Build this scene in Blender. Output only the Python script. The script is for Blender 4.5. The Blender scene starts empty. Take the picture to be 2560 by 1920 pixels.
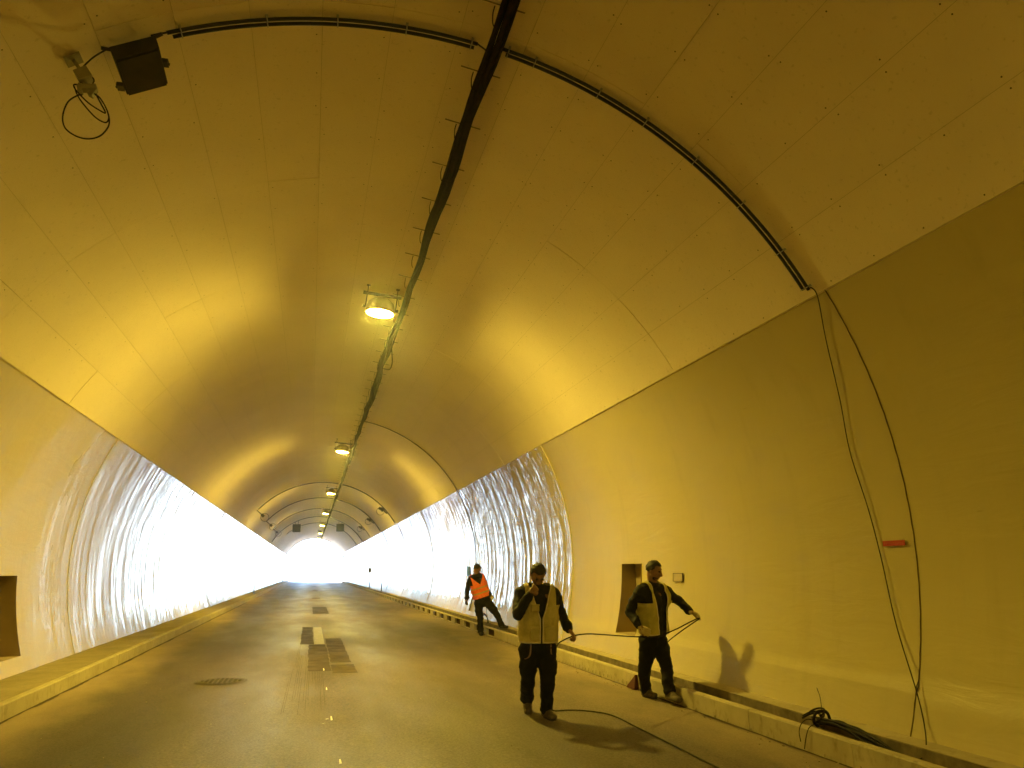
import bpy, bmesh, math, random
import numpy as np
from mathutils import Vector, Matrix

random.seed(7)
rng = np.random.default_rng(7)
sc = bpy.context.scene
COL = sc.collection
R_ = math.radians

# ------------------------------------------------------------------ camera
cam_d = bpy.data.cameras.new('camera')
cam = bpy.data.objects.new('camera', cam_d)
COL.objects.link(cam)
cam.matrix_world = Matrix(((0.968643, -0.033826, -0.246144, 0.0),
                           (-0.247241, -0.229126, -0.941474, 0.0),
                           (-0.024552, 0.972809, -0.230305, 1.58),
                           (0, 0, 0, 1)))
cam_d.sensor_width = 36.0
cam_d.lens = 36.0 * 1923 / 2560
cam_d.clip_start = 0.05
cam_d.clip_end = 4000
sc.camera = cam

# ------------------------------------------------------------------ world, sun, exposure
SUN_EL, SUN_AZ = R_(24), R_(-28)
world = bpy.data.worlds.new('World')
sc.world = world
world.use_nodes = True
wn = world.node_tree
wn.nodes.clear()
sky = wn.nodes.new('ShaderNodeTexSky')
sky.sky_type = 'NISHITA'
sky.sun_disc = False
sky.sun_elevation = SUN_EL
sky.sun_rotation = SUN_AZ
sky.ozone_density = 6.0
sky.dust_density = 0.2
sky.altitude = 2600
bg = wn.nodes.new('ShaderNodeBackground')
bg.inputs['Strength'].default_value = 0.15
wo = wn.nodes.new('ShaderNodeOutputWorld')
wn.links.new(sky.outputs[0], bg.inputs[0])
wn.links.new(bg.outputs[0], wo.inputs[0])
sun_d = bpy.data.lights.new('sun', 'SUN')
sun_d.energy = 3.6
sun_d.angle = R_(0.5)
sun_d.color = (1.0, 0.975, 0.94)
sun = bpy.data.objects.new('sun', sun_d)
COL.objects.link(sun)
sdir = Vector((math.sin(SUN_AZ) * math.cos(SUN_EL), math.cos(SUN_AZ) * math.cos(SUN_EL), math.sin(SUN_EL)))
sun.rotation_euler = sdir.to_track_quat('Z', 'Y').to_euler()
sun.location = (60, 160, 60)

sc.view_settings.view_transform = 'Standard'
sc.view_settings.look = 'None'
sc.view_settings.exposure = 4.18
sc.view_settings.gamma = 1.0
sc.view_settings.use_curve_mapping = False
cy_ = sc.cycles
cy_.use_denoising = True
try:
    cy_.denoiser = 'OPENIMAGEDENOISE'
except Exception:
    pass
cy_.max_bounces = 14
cy_.diffuse_bounces = 7
cy_.glossy_bounces = 8
cy_.sample_clamp_indirect = 6.0
cy_.blur_glossy = 0.1
cy_.caustics_reflective = False

LAMP_E = 100.0

# ------------------------------------------------------------------ tunnel geometry constants
CX, CZ, R = 0.524, 1.738, 4.40
YA, YB = -44.0, 118.0
RINGS = [5.56 + 8.98 * k for k in range(-5, 13)]
KX, LX = 4.11, -2.88
CROSS = -0.031


def road_z(x):
    return CROSS * (x - KX)


def cyl(th, y, r=R):
    t = R_(th)
    return (CX + r * math.sin(t), y, CZ + r * math.cos(t))


# ------------------------------------------------------------------ materials
def mat(name, color, rough=0.7, metal=0.0, spec=0.5, nodes=None, coat=0.0):
    m = bpy.data.materials.new(name)
    m.use_nodes = True
    nt = m.node_tree
    b = nt.nodes['Principled BSDF']
    b.inputs['Base Color'].default_value = (*color, 1)
    b.inputs['Roughness'].default_value = rough
    b.inputs['Metallic'].default_value = metal
    b.inputs['Specular IOR Level'].default_value = spec
    b.inputs['Coat Weight'].default_value = coat
    if nodes:
        nodes(nt, b)
    return m


def N(nt, t, **kw):
    n = nt.nodes.new(t)
    for k, v in kw.items():
        if k in n.inputs:
            n.inputs[k].default_value = v
        else:
            setattr(n, k, v)
    return n


def coords(nt, scale=(1, 1, 1), loc=(0, 0, 0)):
    g = nt.nodes.new('ShaderNodeNewGeometry')
    mp = nt.nodes.new('ShaderNodeMapping')
    mp.inputs['Scale'].default_value = scale
    mp.inputs['Location'].default_value = loc
    nt.links.new(g.outputs['Position'], mp.inputs['Vector'])
    return mp.outputs[0]


def noise(nt, scale, s=(1, 1, 1), detail=4.0, rough=0.55, loc=(0, 0, 0), dist=0.0):
    n = nt.nodes.new('ShaderNodeTexNoise')
    n.inputs['Scale'].default_value = scale
    n.inputs['Detail'].default_value = detail
    n.inputs['Roughness'].default_value = rough
    n.inputs['Distortion'].default_value = dist
    nt.links.new(coords(nt, s, loc), n.inputs['Vector'])
    return n.outputs['Fac']


def ramp(nt, fac, stops):
    r = nt.nodes.new('ShaderNodeValToRGB')
    el = r.color_ramp.elements
    el[0].position, el[1].position = stops[0][0], stops[-1][0]
    el[0].color = (*stops[0][1], 1)
    el[1].color = (*stops[-1][1], 1)
    for p, c in stops[1:-1]:
        e = el.new(p)
        e.color = (*c, 1)
    nt.links.new(fac, r.inputs[0])
    return r.outputs[0]


def maprange(nt, v, a, b, c=0.0, d=1.0):
    m = nt.nodes.new('ShaderNodeMapRange')
    m.inputs[1].default_value, m.inputs[2].default_value = a, b
    m.inputs[3].default_value, m.inputs[4].default_value = c, d
    nt.links.new(v, m.inputs[0])
    return m.outputs[0]


def smooth_range(nt, v, a, b, c=0.0, d=1.0):
    m = nt.nodes.new('ShaderNodeMapRange')
    m.interpolation_type = 'SMOOTHSTEP'
    m.inputs[1].default_value, m.inputs[2].default_value = a, b
    m.inputs[3].default_value, m.inputs[4].default_value = c, d
    nt.links.new(v, m.inputs[0])
    return m.outputs[0]


def math_(nt, op, a, b):
    m = nt.nodes.new('ShaderNodeMath')
    m.operation = op
    for i, v in enumerate((a, b)):
        if isinstance(v, (int, float)):
            m.inputs[i].default_value = v
        else:
            nt.links.new(v, m.inputs[i])
    return m.outputs[0]


def mix(nt, fac, a, b, blend='MIX'):
    m = nt.nodes.new('ShaderNodeMix')
    m.data_type = 'RGBA'
    m.blend_type = blend
    for i, v in ((0, fac), (6, a), (7, b)):
        if isinstance(v, (int, float)):
            m.inputs[i].default_value = v
        elif isinstance(v, tuple):
            m.inputs[i].default_value = (*v, 1)
        else:
            nt.links.new(v, m.inputs[i])
    return m.outputs[2]


def bump(nt, b, h, strength=0.3, dist=0.01, prev=None):
    n = nt.nodes.new('ShaderNodeBump')
    n.inputs['Strength'].default_value = strength
    n.inputs['Distance'].default_value = dist
    nt.links.new(h, n.inputs['Height'])
    if prev is not None:
        nt.links.new(prev, n.inputs['Normal'])
    nt.links.new(n.outputs[0], b.inputs['Normal'])
    return n.outputs[0]


def sep(nt):
    g = nt.nodes.new('ShaderNodeNewGeometry')
    s = nt.nodes.new('ShaderNodeSeparateXYZ')
    nt.links.new(g.outputs['Position'], s.inputs[0])
    return s.outputs


def m_wall(nt, b):
    xyz = sep(nt)
    big = noise(nt, 0.45, (1, 0.5, 1), 4)
    base = ramp(nt, big, [(0.35, (0.47, 0.395, 0.19)), (0.65, (0.52, 0.44, 0.215))])
    # scuffed, dusty foot of the wall with runs
    foot = math_(nt, 'MULTIPLY', smooth_range(nt, xyz[2], 0.15, 0.9, 0.9, 0.0), noise(nt, 2.4, (1, 1, 0.4), 5))
    b_col = mix(nt, foot, base, (0.42, 0.36, 0.26))
    nick = maprange(nt, noise(nt, 7.0, (1, 0.35, 1.6), 3, 0.7, loc=(6, 1, 2)), 0.70, 0.76, 0.0, 0.35)
    drip = maprange(nt, noise(nt, 3.2, (1, 1, 0.12), 5, 0.6, loc=(2, 9, 5)), 0.55, 0.75, 0.0, 0.16)
    b_col = mix(nt, math_(nt, 'MAXIMUM', nick, drip), b_col, (0.24, 0.18, 0.09))
    nt.links.new(b_col, b.inputs['Base Color'])
    # blocks beyond the third ring were coated later: glossier, with heavy vertical drag marks
    side = maprange(nt, xyz[0], -0.1, 0.1, 0.0, 1.0)
    mr = math_(nt, 'MULTIPLY', side, maprange(nt, xyz[1], 14.50, 14.56, 0.0, 1.0))
    ml = math_(nt, 'MULTIPLY', math_(nt, 'SUBTRACT', 1.0, side), maprange(nt, xyz[1], 11.5, 21.0, 0.18, 1.0))
    coatm = math_(nt, 'MAXIMUM', mr, ml)
    r1 = maprange(nt, noise(nt, 0.9, (1, 1, 0.3), 4, loc=(3, 5, 1)), 0.3, 0.7, 0.04, 0.09)
    ragged = math_(nt, 'ADD', xyz[2], math_(nt, 'MULTIPLY', math_(nt, 'SUBTRACT', noise(nt, 3.0, (1, 1, 0.12), 5, 0.6, loc=(7, 3, 0)), 0.5), -1.6))
    r2 = math_(nt, 'MULTIPLY', smooth_range(nt, ragged, 0.30, 1.05, 0.34, 0.0), coatm)
    r3 = maprange(nt, coatm, 0.0, 1.0, 0.32, 0.0)
    nt.links.new(math_(nt, 'ADD', math_(nt, 'ADD', r1, r2), r3), b.inputs['Roughness'])
    streak = noise(nt, 2.6, (1, 1, 0.09), 5, 0.55)
    n0 = bump(nt, b, math_(nt, 'MULTIPLY', streak, coatm), 0.6, 0.07)
    hor = noise(nt, 2.2, (1, 0.5, 2.6), 6, 0.6, dist=0.8, loc=(1, 8, 3))
    hm = maprange(nt, noise(nt, 0.4, (1, 0.6, 1.3), 3, loc=(4, 4, 4)), 0.47, 0.6, 0.0, 1.0)
    n1 = bump(nt, b, math_(nt, 'MULTIPLY', math_(nt, 'MULTIPLY', hor, hm), maprange(nt, coatm, 0, 1, 0.14, 0.30)), 0.8, 0.06, n0)
    n2 = bump(nt, b, noise(nt, 9.0, (1, 1, 0.07), 4, 0.5), 0.25, 0.007, n1)
    bump(nt, b, noise(nt, 60, (1, 1, 0.3), 3), 0.10, 0.003, n2)


def m_board(nt, b):
    col = ramp(nt, noise(nt, 0.8, (1, 1, 1), 5), [(0.3, (0.75, 0.645, 0.53)), (0.7, (0.81, 0.70, 0.58))])
    sp = maprange(nt, noise(nt, 26, (1, 1, 1), 3), 0.62, 0.72, 0, 0.35)
    nt.links.new(mix(nt, sp, col, (0.42, 0.36, 0.27)), b.inputs['Base Color'])
    bump(nt, b, noise(nt, 45, (1, 1, 1), 4), 0.18, 0.004)


def m_road(nt, b):
    xyz = sep(nt)
    worn = ramp(nt, noise(nt, 0.5, (1.4, 0.35, 1), 6, 0.6), [(0.3, (0.056, 0.040, 0.038)), (0.5, (0.088, 0.063, 0.057)), (0.72, (0.14, 0.101, 0.088))])
    # polished wheel bands down the middle, darker untouched shoulders
    def band(x0, w):
        d = math_(nt, 'ABSOLUTE', math_(nt, 'SUBTRACT', math_(nt, 'ADD', xyz[0], math_(nt, 'MULTIPLY', math_(nt, 'SUBTRACT', noise(nt, 0.25, (1, 1, 1), 3), 0.5), 0.8)), x0), 0)
        return smooth_range(nt, d, 0.1, w, 1.0, 0.0)
    wheel = math_(nt, 'MAXIMUM', band(-0.55, 0.95), math_(nt, 'MULTIPLY', band(1.35, 0.9), 0.9))
    dark = mix(nt, band(-1.9, 1.3), (1.0, 1.0, 1.0), (0.62, 0.60, 0.60))
    worn = mix(nt, 1.0, worn, dark, 'MULTIPLY')
    worn = mix(nt, math_(nt, 'MULTIPLY', wheel, 0.55), worn, (0.125, 0.100, 0.088))
    grit = maprange(nt, noise(nt, 48, (1, 1, 1), 3, 0.7), 0.32, 0.7, 0.35, 1.65)
    c = mix(nt, 1.0, worn, grit, 'MULTIPLY')
    # pale dust swept against both kerbs
    dn = noise(nt, 1.6, (1, 0.5, 1), 6, 0.6, loc=(2, 7, 0))
    dr = math_(nt, 'ADD', maprange(nt, xyz[0], 2.6, 4.1, -0.35, 0.75), math_(nt, 'MULTIPLY', math_(nt, 'SUBTRACT', dn, 0.5), 1.5))
    dl = math_(nt, 'ADD', maprange(nt, xyz[0], -2.88, -1.7, 1.0, -0.4), math_(nt, 'MULTIPLY', math_(nt, 'SUBTRACT', dn, 0.5), 1.3))
    dust = nt.nodes.new('ShaderNodeClamp')
    nt.links.new(math_(nt, 'MAXIMUM', dr, dl), dust.inputs[0])
    c2 = mix(nt, math_(nt, 'MULTIPLY', dust.outputs[0], 0.75), c, (0.36, 0.275, 0.195))
    nt.links.new(c2, b.inputs['Base Color'])
    r = maprange(nt, noise(nt, 0.7, (1.5, 0.4, 1), 5, loc=(5, 1, 0)), 0.35, 0.7, 0.55, 0.78)
    rr = math_(nt, 'ADD', math_(nt, 'SUBTRACT', r, math_(nt, 'MULTIPLY', wheel, 0.12)), math_(nt, 'MULTIPLY', dust.outputs[0], 0.3))
    nt.links.new(rr, b.inputs['Roughness'])
    n1 = bump(nt, b, noise(nt, 110, (1, 1, 1), 4, 0.7), 0.5, 0.006)
    bump(nt, b, noise(nt, 3.0, (1, 0.6, 1), 4), 0.25, 0.01, n1)


def m_conc(c0, c1, sc_=2.0):
    def f(nt, b):
        col = ramp(nt, noise(nt, sc_, (1, 1, 1), 7, 0.62), [(0.3, c0), (0.68, c1)])
        st = maprange(nt, noise(nt, 14, (1, 1, 0.6), 5), 0.55, 0.75, 0, 0.5)
        nt.links.new(mix(nt, st, col, (0.13, 0.10, 0.07)), b.inputs['Base Color'])
        bump(nt, b, noise(nt, 40, (1, 1, 1), 5, 0.65), 0.35, 0.006)
    return f


def m_cloth(c0, c1, sc_=6, bs=0.3):
    def f(nt, b):
        nt.links.new(ramp(nt, noise(nt, sc_, (1, 1, 1), 5), [(0.35, c0), (0.7, c1)]), b.inputs['Base Color'])
        bump(nt, b, noise(nt, 30, (1, 1, 0.5), 4), bs, 0.006)
    return f


M = {}
M['wall'] = mat('wall_membrane', (0.75, 0.72, 0.6), 0.25, spec=0.5, nodes=m_wall)
M['board'] = mat('fire_board', (0.6, 0.55, 0.45), 0.58, spec=0.4, nodes=m_board)
M['road'] = mat('road_asphalt', (0.1, 0.08, 0.06), 0.5, nodes=m_road)
M['kerb'] = mat('kerb_concrete', (0.4, 0.34, 0.25), 0.85, nodes=m_conc((0.33, 0.28, 0.2), (0.46, 0.40, 0.30)))
M['walk'] = mat('sidewalk_concrete', (0.3, 0.25, 0.18), 0.85, nodes=m_conc((0.20, 0.165, 0.115), (0.33, 0.275, 0.2), 1.2))
M['trench'] = mat('trench_dirt', (0.14, 0.11, 0.08), 0.95, nodes=m_conc((0.09, 0.07, 0.05), (0.24, 0.19, 0.13), 6))
M['shell'] = mat('shell_concrete', (0.3, 0.3, 0.3), 0.9, nodes=m_conc((0.25, 0.24, 0.22), (0.38, 0.37, 0.34)))
M['ground'] = mat('ground_snow', (0.7, 0.7, 0.7), 0.9, nodes=m_conc((0.40, 0.42, 0.45), (0.55, 0.57, 0.6), 0.05))
M['niche'] = mat('niche_plate', (0.22, 0.17, 0.1), 0.7, nodes=m_cloth((0.30, 0.23, 0.13), (0.36, 0.28, 0.17), 2, 0.1))
M['patch'] = mat('asphalt_patch', (0.04, 0.035, 0.03), 0.85, spec=.2, nodes=m_cloth((0.052, 0.039, 0.034), (0.12, 0.09, 0.076), 3, 0.4))
M['paint'] = mat('worn_white_paint', (0.6, 0.55, 0.45), 0.6, nodes=m_cloth((0.16, 0.13, 0.10), (0.30, 0.25, 0.19), 9, 0.3))
M['chalk'] = mat('chalk_white', (0.8, 0.78, 0.7), 0.8)
M['black'] = mat('black_cable', (0.010, 0.006, 0.006), 0.6, spec=0.2)
M['bundle'] = mat('cable_bundle_brown', (0.05, 0.025, 0.018), 0.95, spec=.08, nodes=m_cloth((0.009, 0.005, 0.004), (0.026, 0.012, 0.008), 12, 0.2))
M['pipe'] = mat('conduit_black', (0.006, 0.006, 0.007), 0.5)
M['steel'] = mat('galvanised_steel', (0.45, 0.44, 0.42), 0.45, 0.7)
M['dsteel'] = mat('dark_steel', (0.05, 0.04, 0.032), 0.5, 0.3)
M['rung'] = mat('tray_rung', (0.2, 0.16, 0.1), 0.5, 0.4)
M['box'] = mat('black_box_paint', (0.012, 0.008, 0.007), 0.6, nodes=m_cloth((0.010, 0.007, 0.006), (0.035, 0.022, 0.014), 7, 0.15))
M['housing'] = mat('lamp_housing', (0.35, 0.3, 0.2), 0.5, 0.5)
M['grey'] = mat('grey_plastic', (0.25, 0.22, 0.15), 0.5)
M['screw'] = mat('screw_dark', (0.06, 0.045, 0.03), 0.6, 0.5)
M['seal'] = mat('joint_seal_pale', (0.72, 0.68, 0.55), 0.2, coat=0.5)
M['sealdark'] = mat('joint_seal_dark', (0.09, 0.06, 0.03), 0.6)
M['red'] = mat('red_label', (0.42, 0.02, 0.012), 0.5)
M['redfaint'] = mat('red_label_print', (0.5, 0.06, 0.04), 0.5)
M['wedge'] = mat('wedge_red', (0.08, 0.018, 0.012), 0.8)
M['navy'] = mat('signal_navy', (0.002, 0.003, 0.010), 0.9, spec=.05)
M['blue'] = mat('blue_sign', (0.05, 0.16, 0.5), 0.5)
M['plate'] = mat('cover_plate_paint', (0.42, 0.34, 0.2), 0.5)
M['hole'] = mat('drain_recess', (0.055, 0.022, 0.013), 0.95, spec=.1)
M['iron'] = mat('cast_iron', (0.05, 0.038, 0.028), 0.6, nodes=m_cloth((0.035, 0.027, 0.02), (0.08, 0.06, 0.043), 30, 0.6))
M['glass'] = mat('lamp_glass_lit', (1, 0.9, 0.6), 0.3)
_b = M['glass'].node_tree.nodes['Principled BSDF']
_b.inputs['Emission Color'].default_value = (1.0, 0.745, 0.085, 1)
_b.inputs['Emission Strength'].default_value = LAMP_E
M['skin'] = mat('skin', (0.36, 0.19, 0.12), 0.55, nodes=m_cloth((0.20, 0.10, 0.065), (0.27, 0.14, 0.09), 14, 0.1))
M['hair'] = mat('dark_hair', (0.012, 0.008, 0.006), 0.6, nodes=m_cloth((0.008, 0.006, 0.005), (0.022, 0.015, 0.011), 40, 0.8))
M['jacket'] = mat('dark_jacket', (0.012, 0.009, 0.012), 0.7, spec=.25, nodes=m_cloth((0.004, 0.003, 0.005), (0.009, 0.007, 0.009), 5, 0.5))
M['trousers'] = mat('dark_trousers', (0.02, 0.015, 0.014), 0.85, spec=.2, nodes=m_cloth((0.004, 0.003, 0.003), (0.010, 0.007, 0.006), 5, 0.5))
M['trim'] = mat('pocket_trim', (0.22, 0.14, 0.11), 0.6)
M['vest'] = mat('beige_vest', (0.33, 0.27, 0.1), 0.7, nodes=m_cloth((0.40, 0.34, 0.16), (0.58, 0.50, 0.25), 7, 0.5))
M['vest2'] = mat('yellow_vest', (0.36, 0.33, 0.08), 0.7, nodes=m_cloth((0.38, 0.34, 0.10), (0.54, 0.49, 0.17), 7, 0.5))
M['piping'] = mat('vest_piping', (0.62, 0.56, 0.44), 0.5)
M['orange'] = mat('orange_vest', (0.9, 0.17, 0.04), 0.7, nodes=m_cloth((0.85, 0.13, 0.03), (1.0, 0.22, 0.06), 7, 0.3))
M['reflect'] = mat('reflective_band', (0.55, 0.36, 0.14), 0.5)
M['glove'] = mat('work_glove', (0.5, 0.42, 0.24), 0.8)
M['gloved'] = mat('dark_glove', (0.015, 0.013, 0.02), 0.7)
M['boot'] = mat('work_boot', (0.10, 0.075, 0.05), 0.8, nodes=m_cloth((0.04, 0.03, 0.022), (0.14, 0.105, 0.07), 12, 0.4))
M['bootd'] = mat('dark_boot', (0.02, 0.016, 0.014), 0.7)
M['sole'] = mat('boot_sole', (0.02, 0.015, 0.012), 0.8)
M['eye'] = mat('eye_dark', (0.03, 0.02, 0.015), 0.2)


# ------------------------------------------------------------------ mesh helpers
class MB:
    def __init__(s):
        s.v, s.f, s.m, s.sm = [], [], [], []

    def add(s, verts, faces, mi=0, smooth=False):
        o = len(s.v)
        s.v += [tuple(v) for v in verts]
        for f in faces:
            s.f.append(tuple(i + o for i in f))
            s.m.append(mi)
            s.sm.append(smooth)
        return s

    def box(s, c, d, rot=None, mi=0):
        x, y, z = d[0] / 2, d[1] / 2, d[2] / 2
        vs = [Vector((a, b, e)) for a in (-x, x) for b in (-y, y) for e in (-z, z)]
        if rot is not None:
            vs = [rot @ v for v in vs]
        vs = [v + Vector(c) for v in vs]
        return s.add(vs, [(0, 1, 3, 2), (4, 6, 7, 5), (0, 4, 5, 1), (2, 3, 7, 6), (0, 2, 6, 4), (1, 5, 7, 3)], mi)

    def tube(s, pts, r, n=8, mi=0, caps=True, closed=False):
        P = [Vector(p) for p in pts]
        rs = r if isinstance(r, (list, tuple)) else [r] * len(P)
        L = len(P)
        vs = []
        prev = None
        for i, p in enumerate(P):
            if closed:
                t = (P[(i + 1) % L] - P[i - 1]).normalized()
            else:
                t = (P[min(i + 1, L - 1)] - P[max(i - 1, 0)]).normalized()
            if prev is None:
                a = Vector((0, 0, 1)) if abs(t.z) < 0.9 else Vector((1, 0, 0))
                u = t.cross(a).normalized()
            else:
                u = (prev - t * prev.dot(t)).normalized()
            prev = u
            w = t.cross(u)
            for k in range(n):
                a = 2 * math.pi * k / n
                vs.append(p + (u * math.cos(a) + w * math.sin(a)) * rs[i])
        fs = []
        for i in range(L if closed else L - 1):
            j = (i + 1) % L
            for k in range(n):
                k2 = (k + 1) % n
                fs.append((i * n + k, i * n + k2, j * n + k2, j * n + k))
        s.add(vs, fs, mi, True)
        if caps and not closed:
            o = len(s.v) - len(vs)
            s.f.append(tuple(o + k for k in reversed(range(n))))
            s.m.append(mi); s.sm.append(False)
            s.f.append(tuple(o + (L - 1) * n + k for k in range(n)))
            s.m.append(mi); s.sm.append(False)
        return s

    def lathe(s, c, prof, n=20, axis=None, mi=0, smooth=True):
        # prof: list of (r, h) along axis from c
        ax = Vector(axis or (0, 0, 1)).normalized()
        a = Vector((0, 1, 0)) if abs(ax.y) < 0.9 else Vector((1, 0, 0))
        u = ax.cross(a).normalized()
        w = ax.cross(u)
        vs = []
        for r, h in prof:
            for k in range(n):
                t = 2 * math.pi * k / n
                vs.append(Vector(c) + ax * h + (u * math.cos(t) + w * math.sin(t)) * max(r, 1e-4))
        fs = []
        for i in range(len(prof) - 1):
            for k in range(n):
                fs.append((i * n + k, i * n + (k + 1) % n, (i + 1) * n + (k + 1) % n, (i + 1) * n + k))
        return s.add(vs, fs, mi, smooth)

    def build(s, name, mats, parent=None, origin=None):
        me = bpy.data.meshes.new(name)
        o = Vector(origin) if origin is not None else None
        vs = [tuple(Vector(v) - o) for v in s.v] if o is not None else s.v
        me.from_pydata(vs, [], s.f)
        mats = mats if isinstance(mats, (list, tuple)) else [mats]
        for m in mats:
            me.materials.append(m)
        me.polygons.foreach_set('material_index', s.m)
        me.polygons.foreach_set('use_smooth', s.sm)
        me.update()
        ob = bpy.data.objects.new(name, me)
        COL.objects.link(ob)
        if o is not None:
            ob.location = o
        if parent is not None:
            attach(ob, parent)
        return ob


def attach(ob, parent):
    # keep the world place: the parent is only translated
    ob.parent = parent
    ob.location = Vector(ob.location) - Vector(parent.location)


def thing(name, label, cat, loc=(0, 0, 0), group=None):
    o = bpy.data.objects.new(name, None)
    o.empty_display_size = 0.1
    COL.objects.link(o)
    o.location = loc
    o['label'] = label
    o['category'] = cat
    if group:
        o['group'] = group
    return o


def tag(o, label, cat, group=None):
    o['label'] = label
    o['category'] = cat
    if group:
        o['group'] = group
    return o


def struct(name, label=None):
    o = bpy.data.objects.new(name, None)
    COL.objects.link(o)
    o['kind'] = 'structure'
    if label:
        o['label'] = label
    return o


def smooth_path(pts, n=8):
    P = [Vector(p) for p in pts]
    P = [2 * P[0] - P[1]] + P + [2 * P[-1] - P[-2]]
    out = []
    for i in range(1, len(P) - 2):
        for k in range(n):
            t = k / n
            a, b, c, d = P[i - 1], P[i], P[i + 1], P[i + 2]
            out.append(0.5 * ((2 * b) + (c - a) * t + (2 * a - 5 * b + 4 * c - d) * t * t + (3 * b - a - 3 * c + d) * t ** 3))
    out.append(P[-2])
    return out


def copy_tree(o, parent=None):
    c = o.copy()
    COL.objects.link(c)
    c.parent = parent
    for ch in list(o.children):
        copy_tree(ch, c)
    return c


# ------------------------------------------------------------------ ground, road, kerbs
def sheet(name, xs, ys, zf, m, parent=None, kind=True):
    mb = MB()
    vs = [(x, y, zf(x, y)) for y in ys for x in xs]
    nx = len(xs)
    fs = [(j * nx + i, j * nx + i + 1, (j + 1) * nx + i + 1, (j + 1) * nx + i) for j in range(len(ys) - 1) for i in range(nx - 1)]
    mb.add(vs, fs, 0, False)
    o = mb.build(name, m, parent)
    if kind:
        o['kind'] = 'structure'
    return o


g = sheet('ground', [-1500, -300, -60, 60, 300, 1500], [-1500, -300, YA, YB, 200, 500, 1500], lambda x, y: -0.6, M['ground'])
road = sheet('road', [LX - 0.01, 0.6, KX + 0.01], [YA, 0, YB, 400], lambda x, y: road_z(x), M['road'])

walk = MB()
zl = 0.38
for (x0, x1, z0, z1) in ((LX - 0.12, -2.965, zl, zl), (-2.965, -2.965, zl, zl - .02), (-2.965, -2.975, zl - .02, zl - .02), (-2.975, -2.975, zl - .02, zl), (-2.975, -3.75, zl, zl - 0.015)):
    if x0 == LX - 0.12:
        continue
    walk.add([(x0, YA, z0), (x0, YB, z0), (x1, YB, z1), (x1, YA, z1)], [(0, 1, 2, 3)])
wl = walk.build('sidewalk_left', M['walk'])
wl['kind'] = 'structure'


def kerb_block(x0, x1, z0, z1, L, ch=0.012):
    # a kerb stone with chamfered arris, length L along y, origin at its start
    s = -1 if x1 > x0 else 1      # side of the road face
    prof = [(x0, z0), (x0, z1 - ch), (x0 - s * ch, z1), (x1, z1), (x1, z0)]
    mb = MB()
    n = len(prof)
    vs = [(x, 0.004, z) for x, z in prof] + [(x, L - 0.004, z) for x, z in prof]
    fs = [(i, (i + 1) % n, (i + 1) % n + n, i + n) for i in range(n)]
    fs += [tuple(range(n)), tuple(reversed(range(n, 2 * n)))]
    mb.add(vs, fs)
    return mb


kl = struct('kerb_left')
b0 = kerb_block(LX, -2.965, -0.1, zl, 2.0).build('kerb_stone', M['kerb'], kl)
y = -20.0
first = True
while y < YB:
    o = b0 if first else b0.copy()
    if not first:
        COL.objects.link(o)
        o.parent = kl
    o.location = (rng.uniform(-.003, .003), y, rng.uniform(-.003, .003))
    first = False
    y += 2.0

kr = struct('kerb_right')
zk = 0.19
# plain stones near, open-fronted drain stones beyond
nb = kerb_block(KX, KX + 0.075, -0.1, zk, 1.5).build('kerb_stone', M['kerb'], kr)
first = True
for k in range(-8, 12):
    o = nb if first else nb.copy()
    if not first:
        COL.objects.link(o)
        o.parent = kr
    o.location = (rng.uniform(-.002, .002), 17.6 - 1.5 * (11 - k) - 1.5 + 0.0, rng.uniform(-.003, .003))
    first = False
# drain stone: a frame round one rectangular mouth
P = 1.41


def drain_block():
    mb = MB()
    y0, y1, z0, z1 = 0.30, 1.12, 0.010, 0.165
    xf, xb = KX, KX + 0.075
    zt = zk

    def q(ya, yb, za, zb):
        mb.add([(xf, ya, za), (xf, yb, za), (xf, yb, zb), (xf, ya, zb)], [(0, 1, 2, 3)])
    q(0.004, y0, -0.1, zt - .012); q(y1, P - .004, -0.1, zt - .012); q(y0, y1, -0.1, z0); q(y0, y1, z1, zt - .012)
    mb.add([(xf, .004, zt - .012), (xf, P - .004, zt - .012), (xf + .012, P - .004, zt), (xf + .012, .004, zt)], [(0, 1, 2, 3)])
    mb.add([(xf + .012, .004, zt), (xf + .012, P - .004, zt), (xb, P - .004, zt), (xb, .004, zt)], [(0, 1, 2, 3)])
    # reveal
    d = 0.06
    mb.add([(xf, y0, z0), (xf + d, y0, z0), (xf + d, y0, z1), (xf, y0, z1)], [(0, 1, 2, 3)])
    mb.add([(xf, y1, z0), (xf, y1, z1), (xf + d, y1, z1), (xf + d, y1, z0)], [(0, 1, 2, 3)])
    mb.add([(xf, y0, z0), (xf, y1, z0), (xf + d, y1, z0), (xf + d, y0, z0)], [(0, 1, 2, 3)])
    mb.add([(xf, y0, z1), (xf + d, y0, z1), (xf + d, y1, z1), (xf, y1, z1)], [(0, 1, 2, 3)])
    mb.add([(xf + d, y0, z0), (xf + d, y1, z0), (xf + d, y1, z1), (xf + d, y0, z1)], [(0, 1, 2, 3)], 1)
    return mb


db = drain_block().build('drain_kerb_stone', [M['kerb'], M['hole']], kr)
first = True
k = 0
while 17.6 + k * P < YB:
    o = db if first else db.copy()
    if not first:
        COL.objects.link(o)
        o.parent = kr
    o.location = (0, 17.6 + k * P, 0)
    first = False
    k += 1

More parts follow.
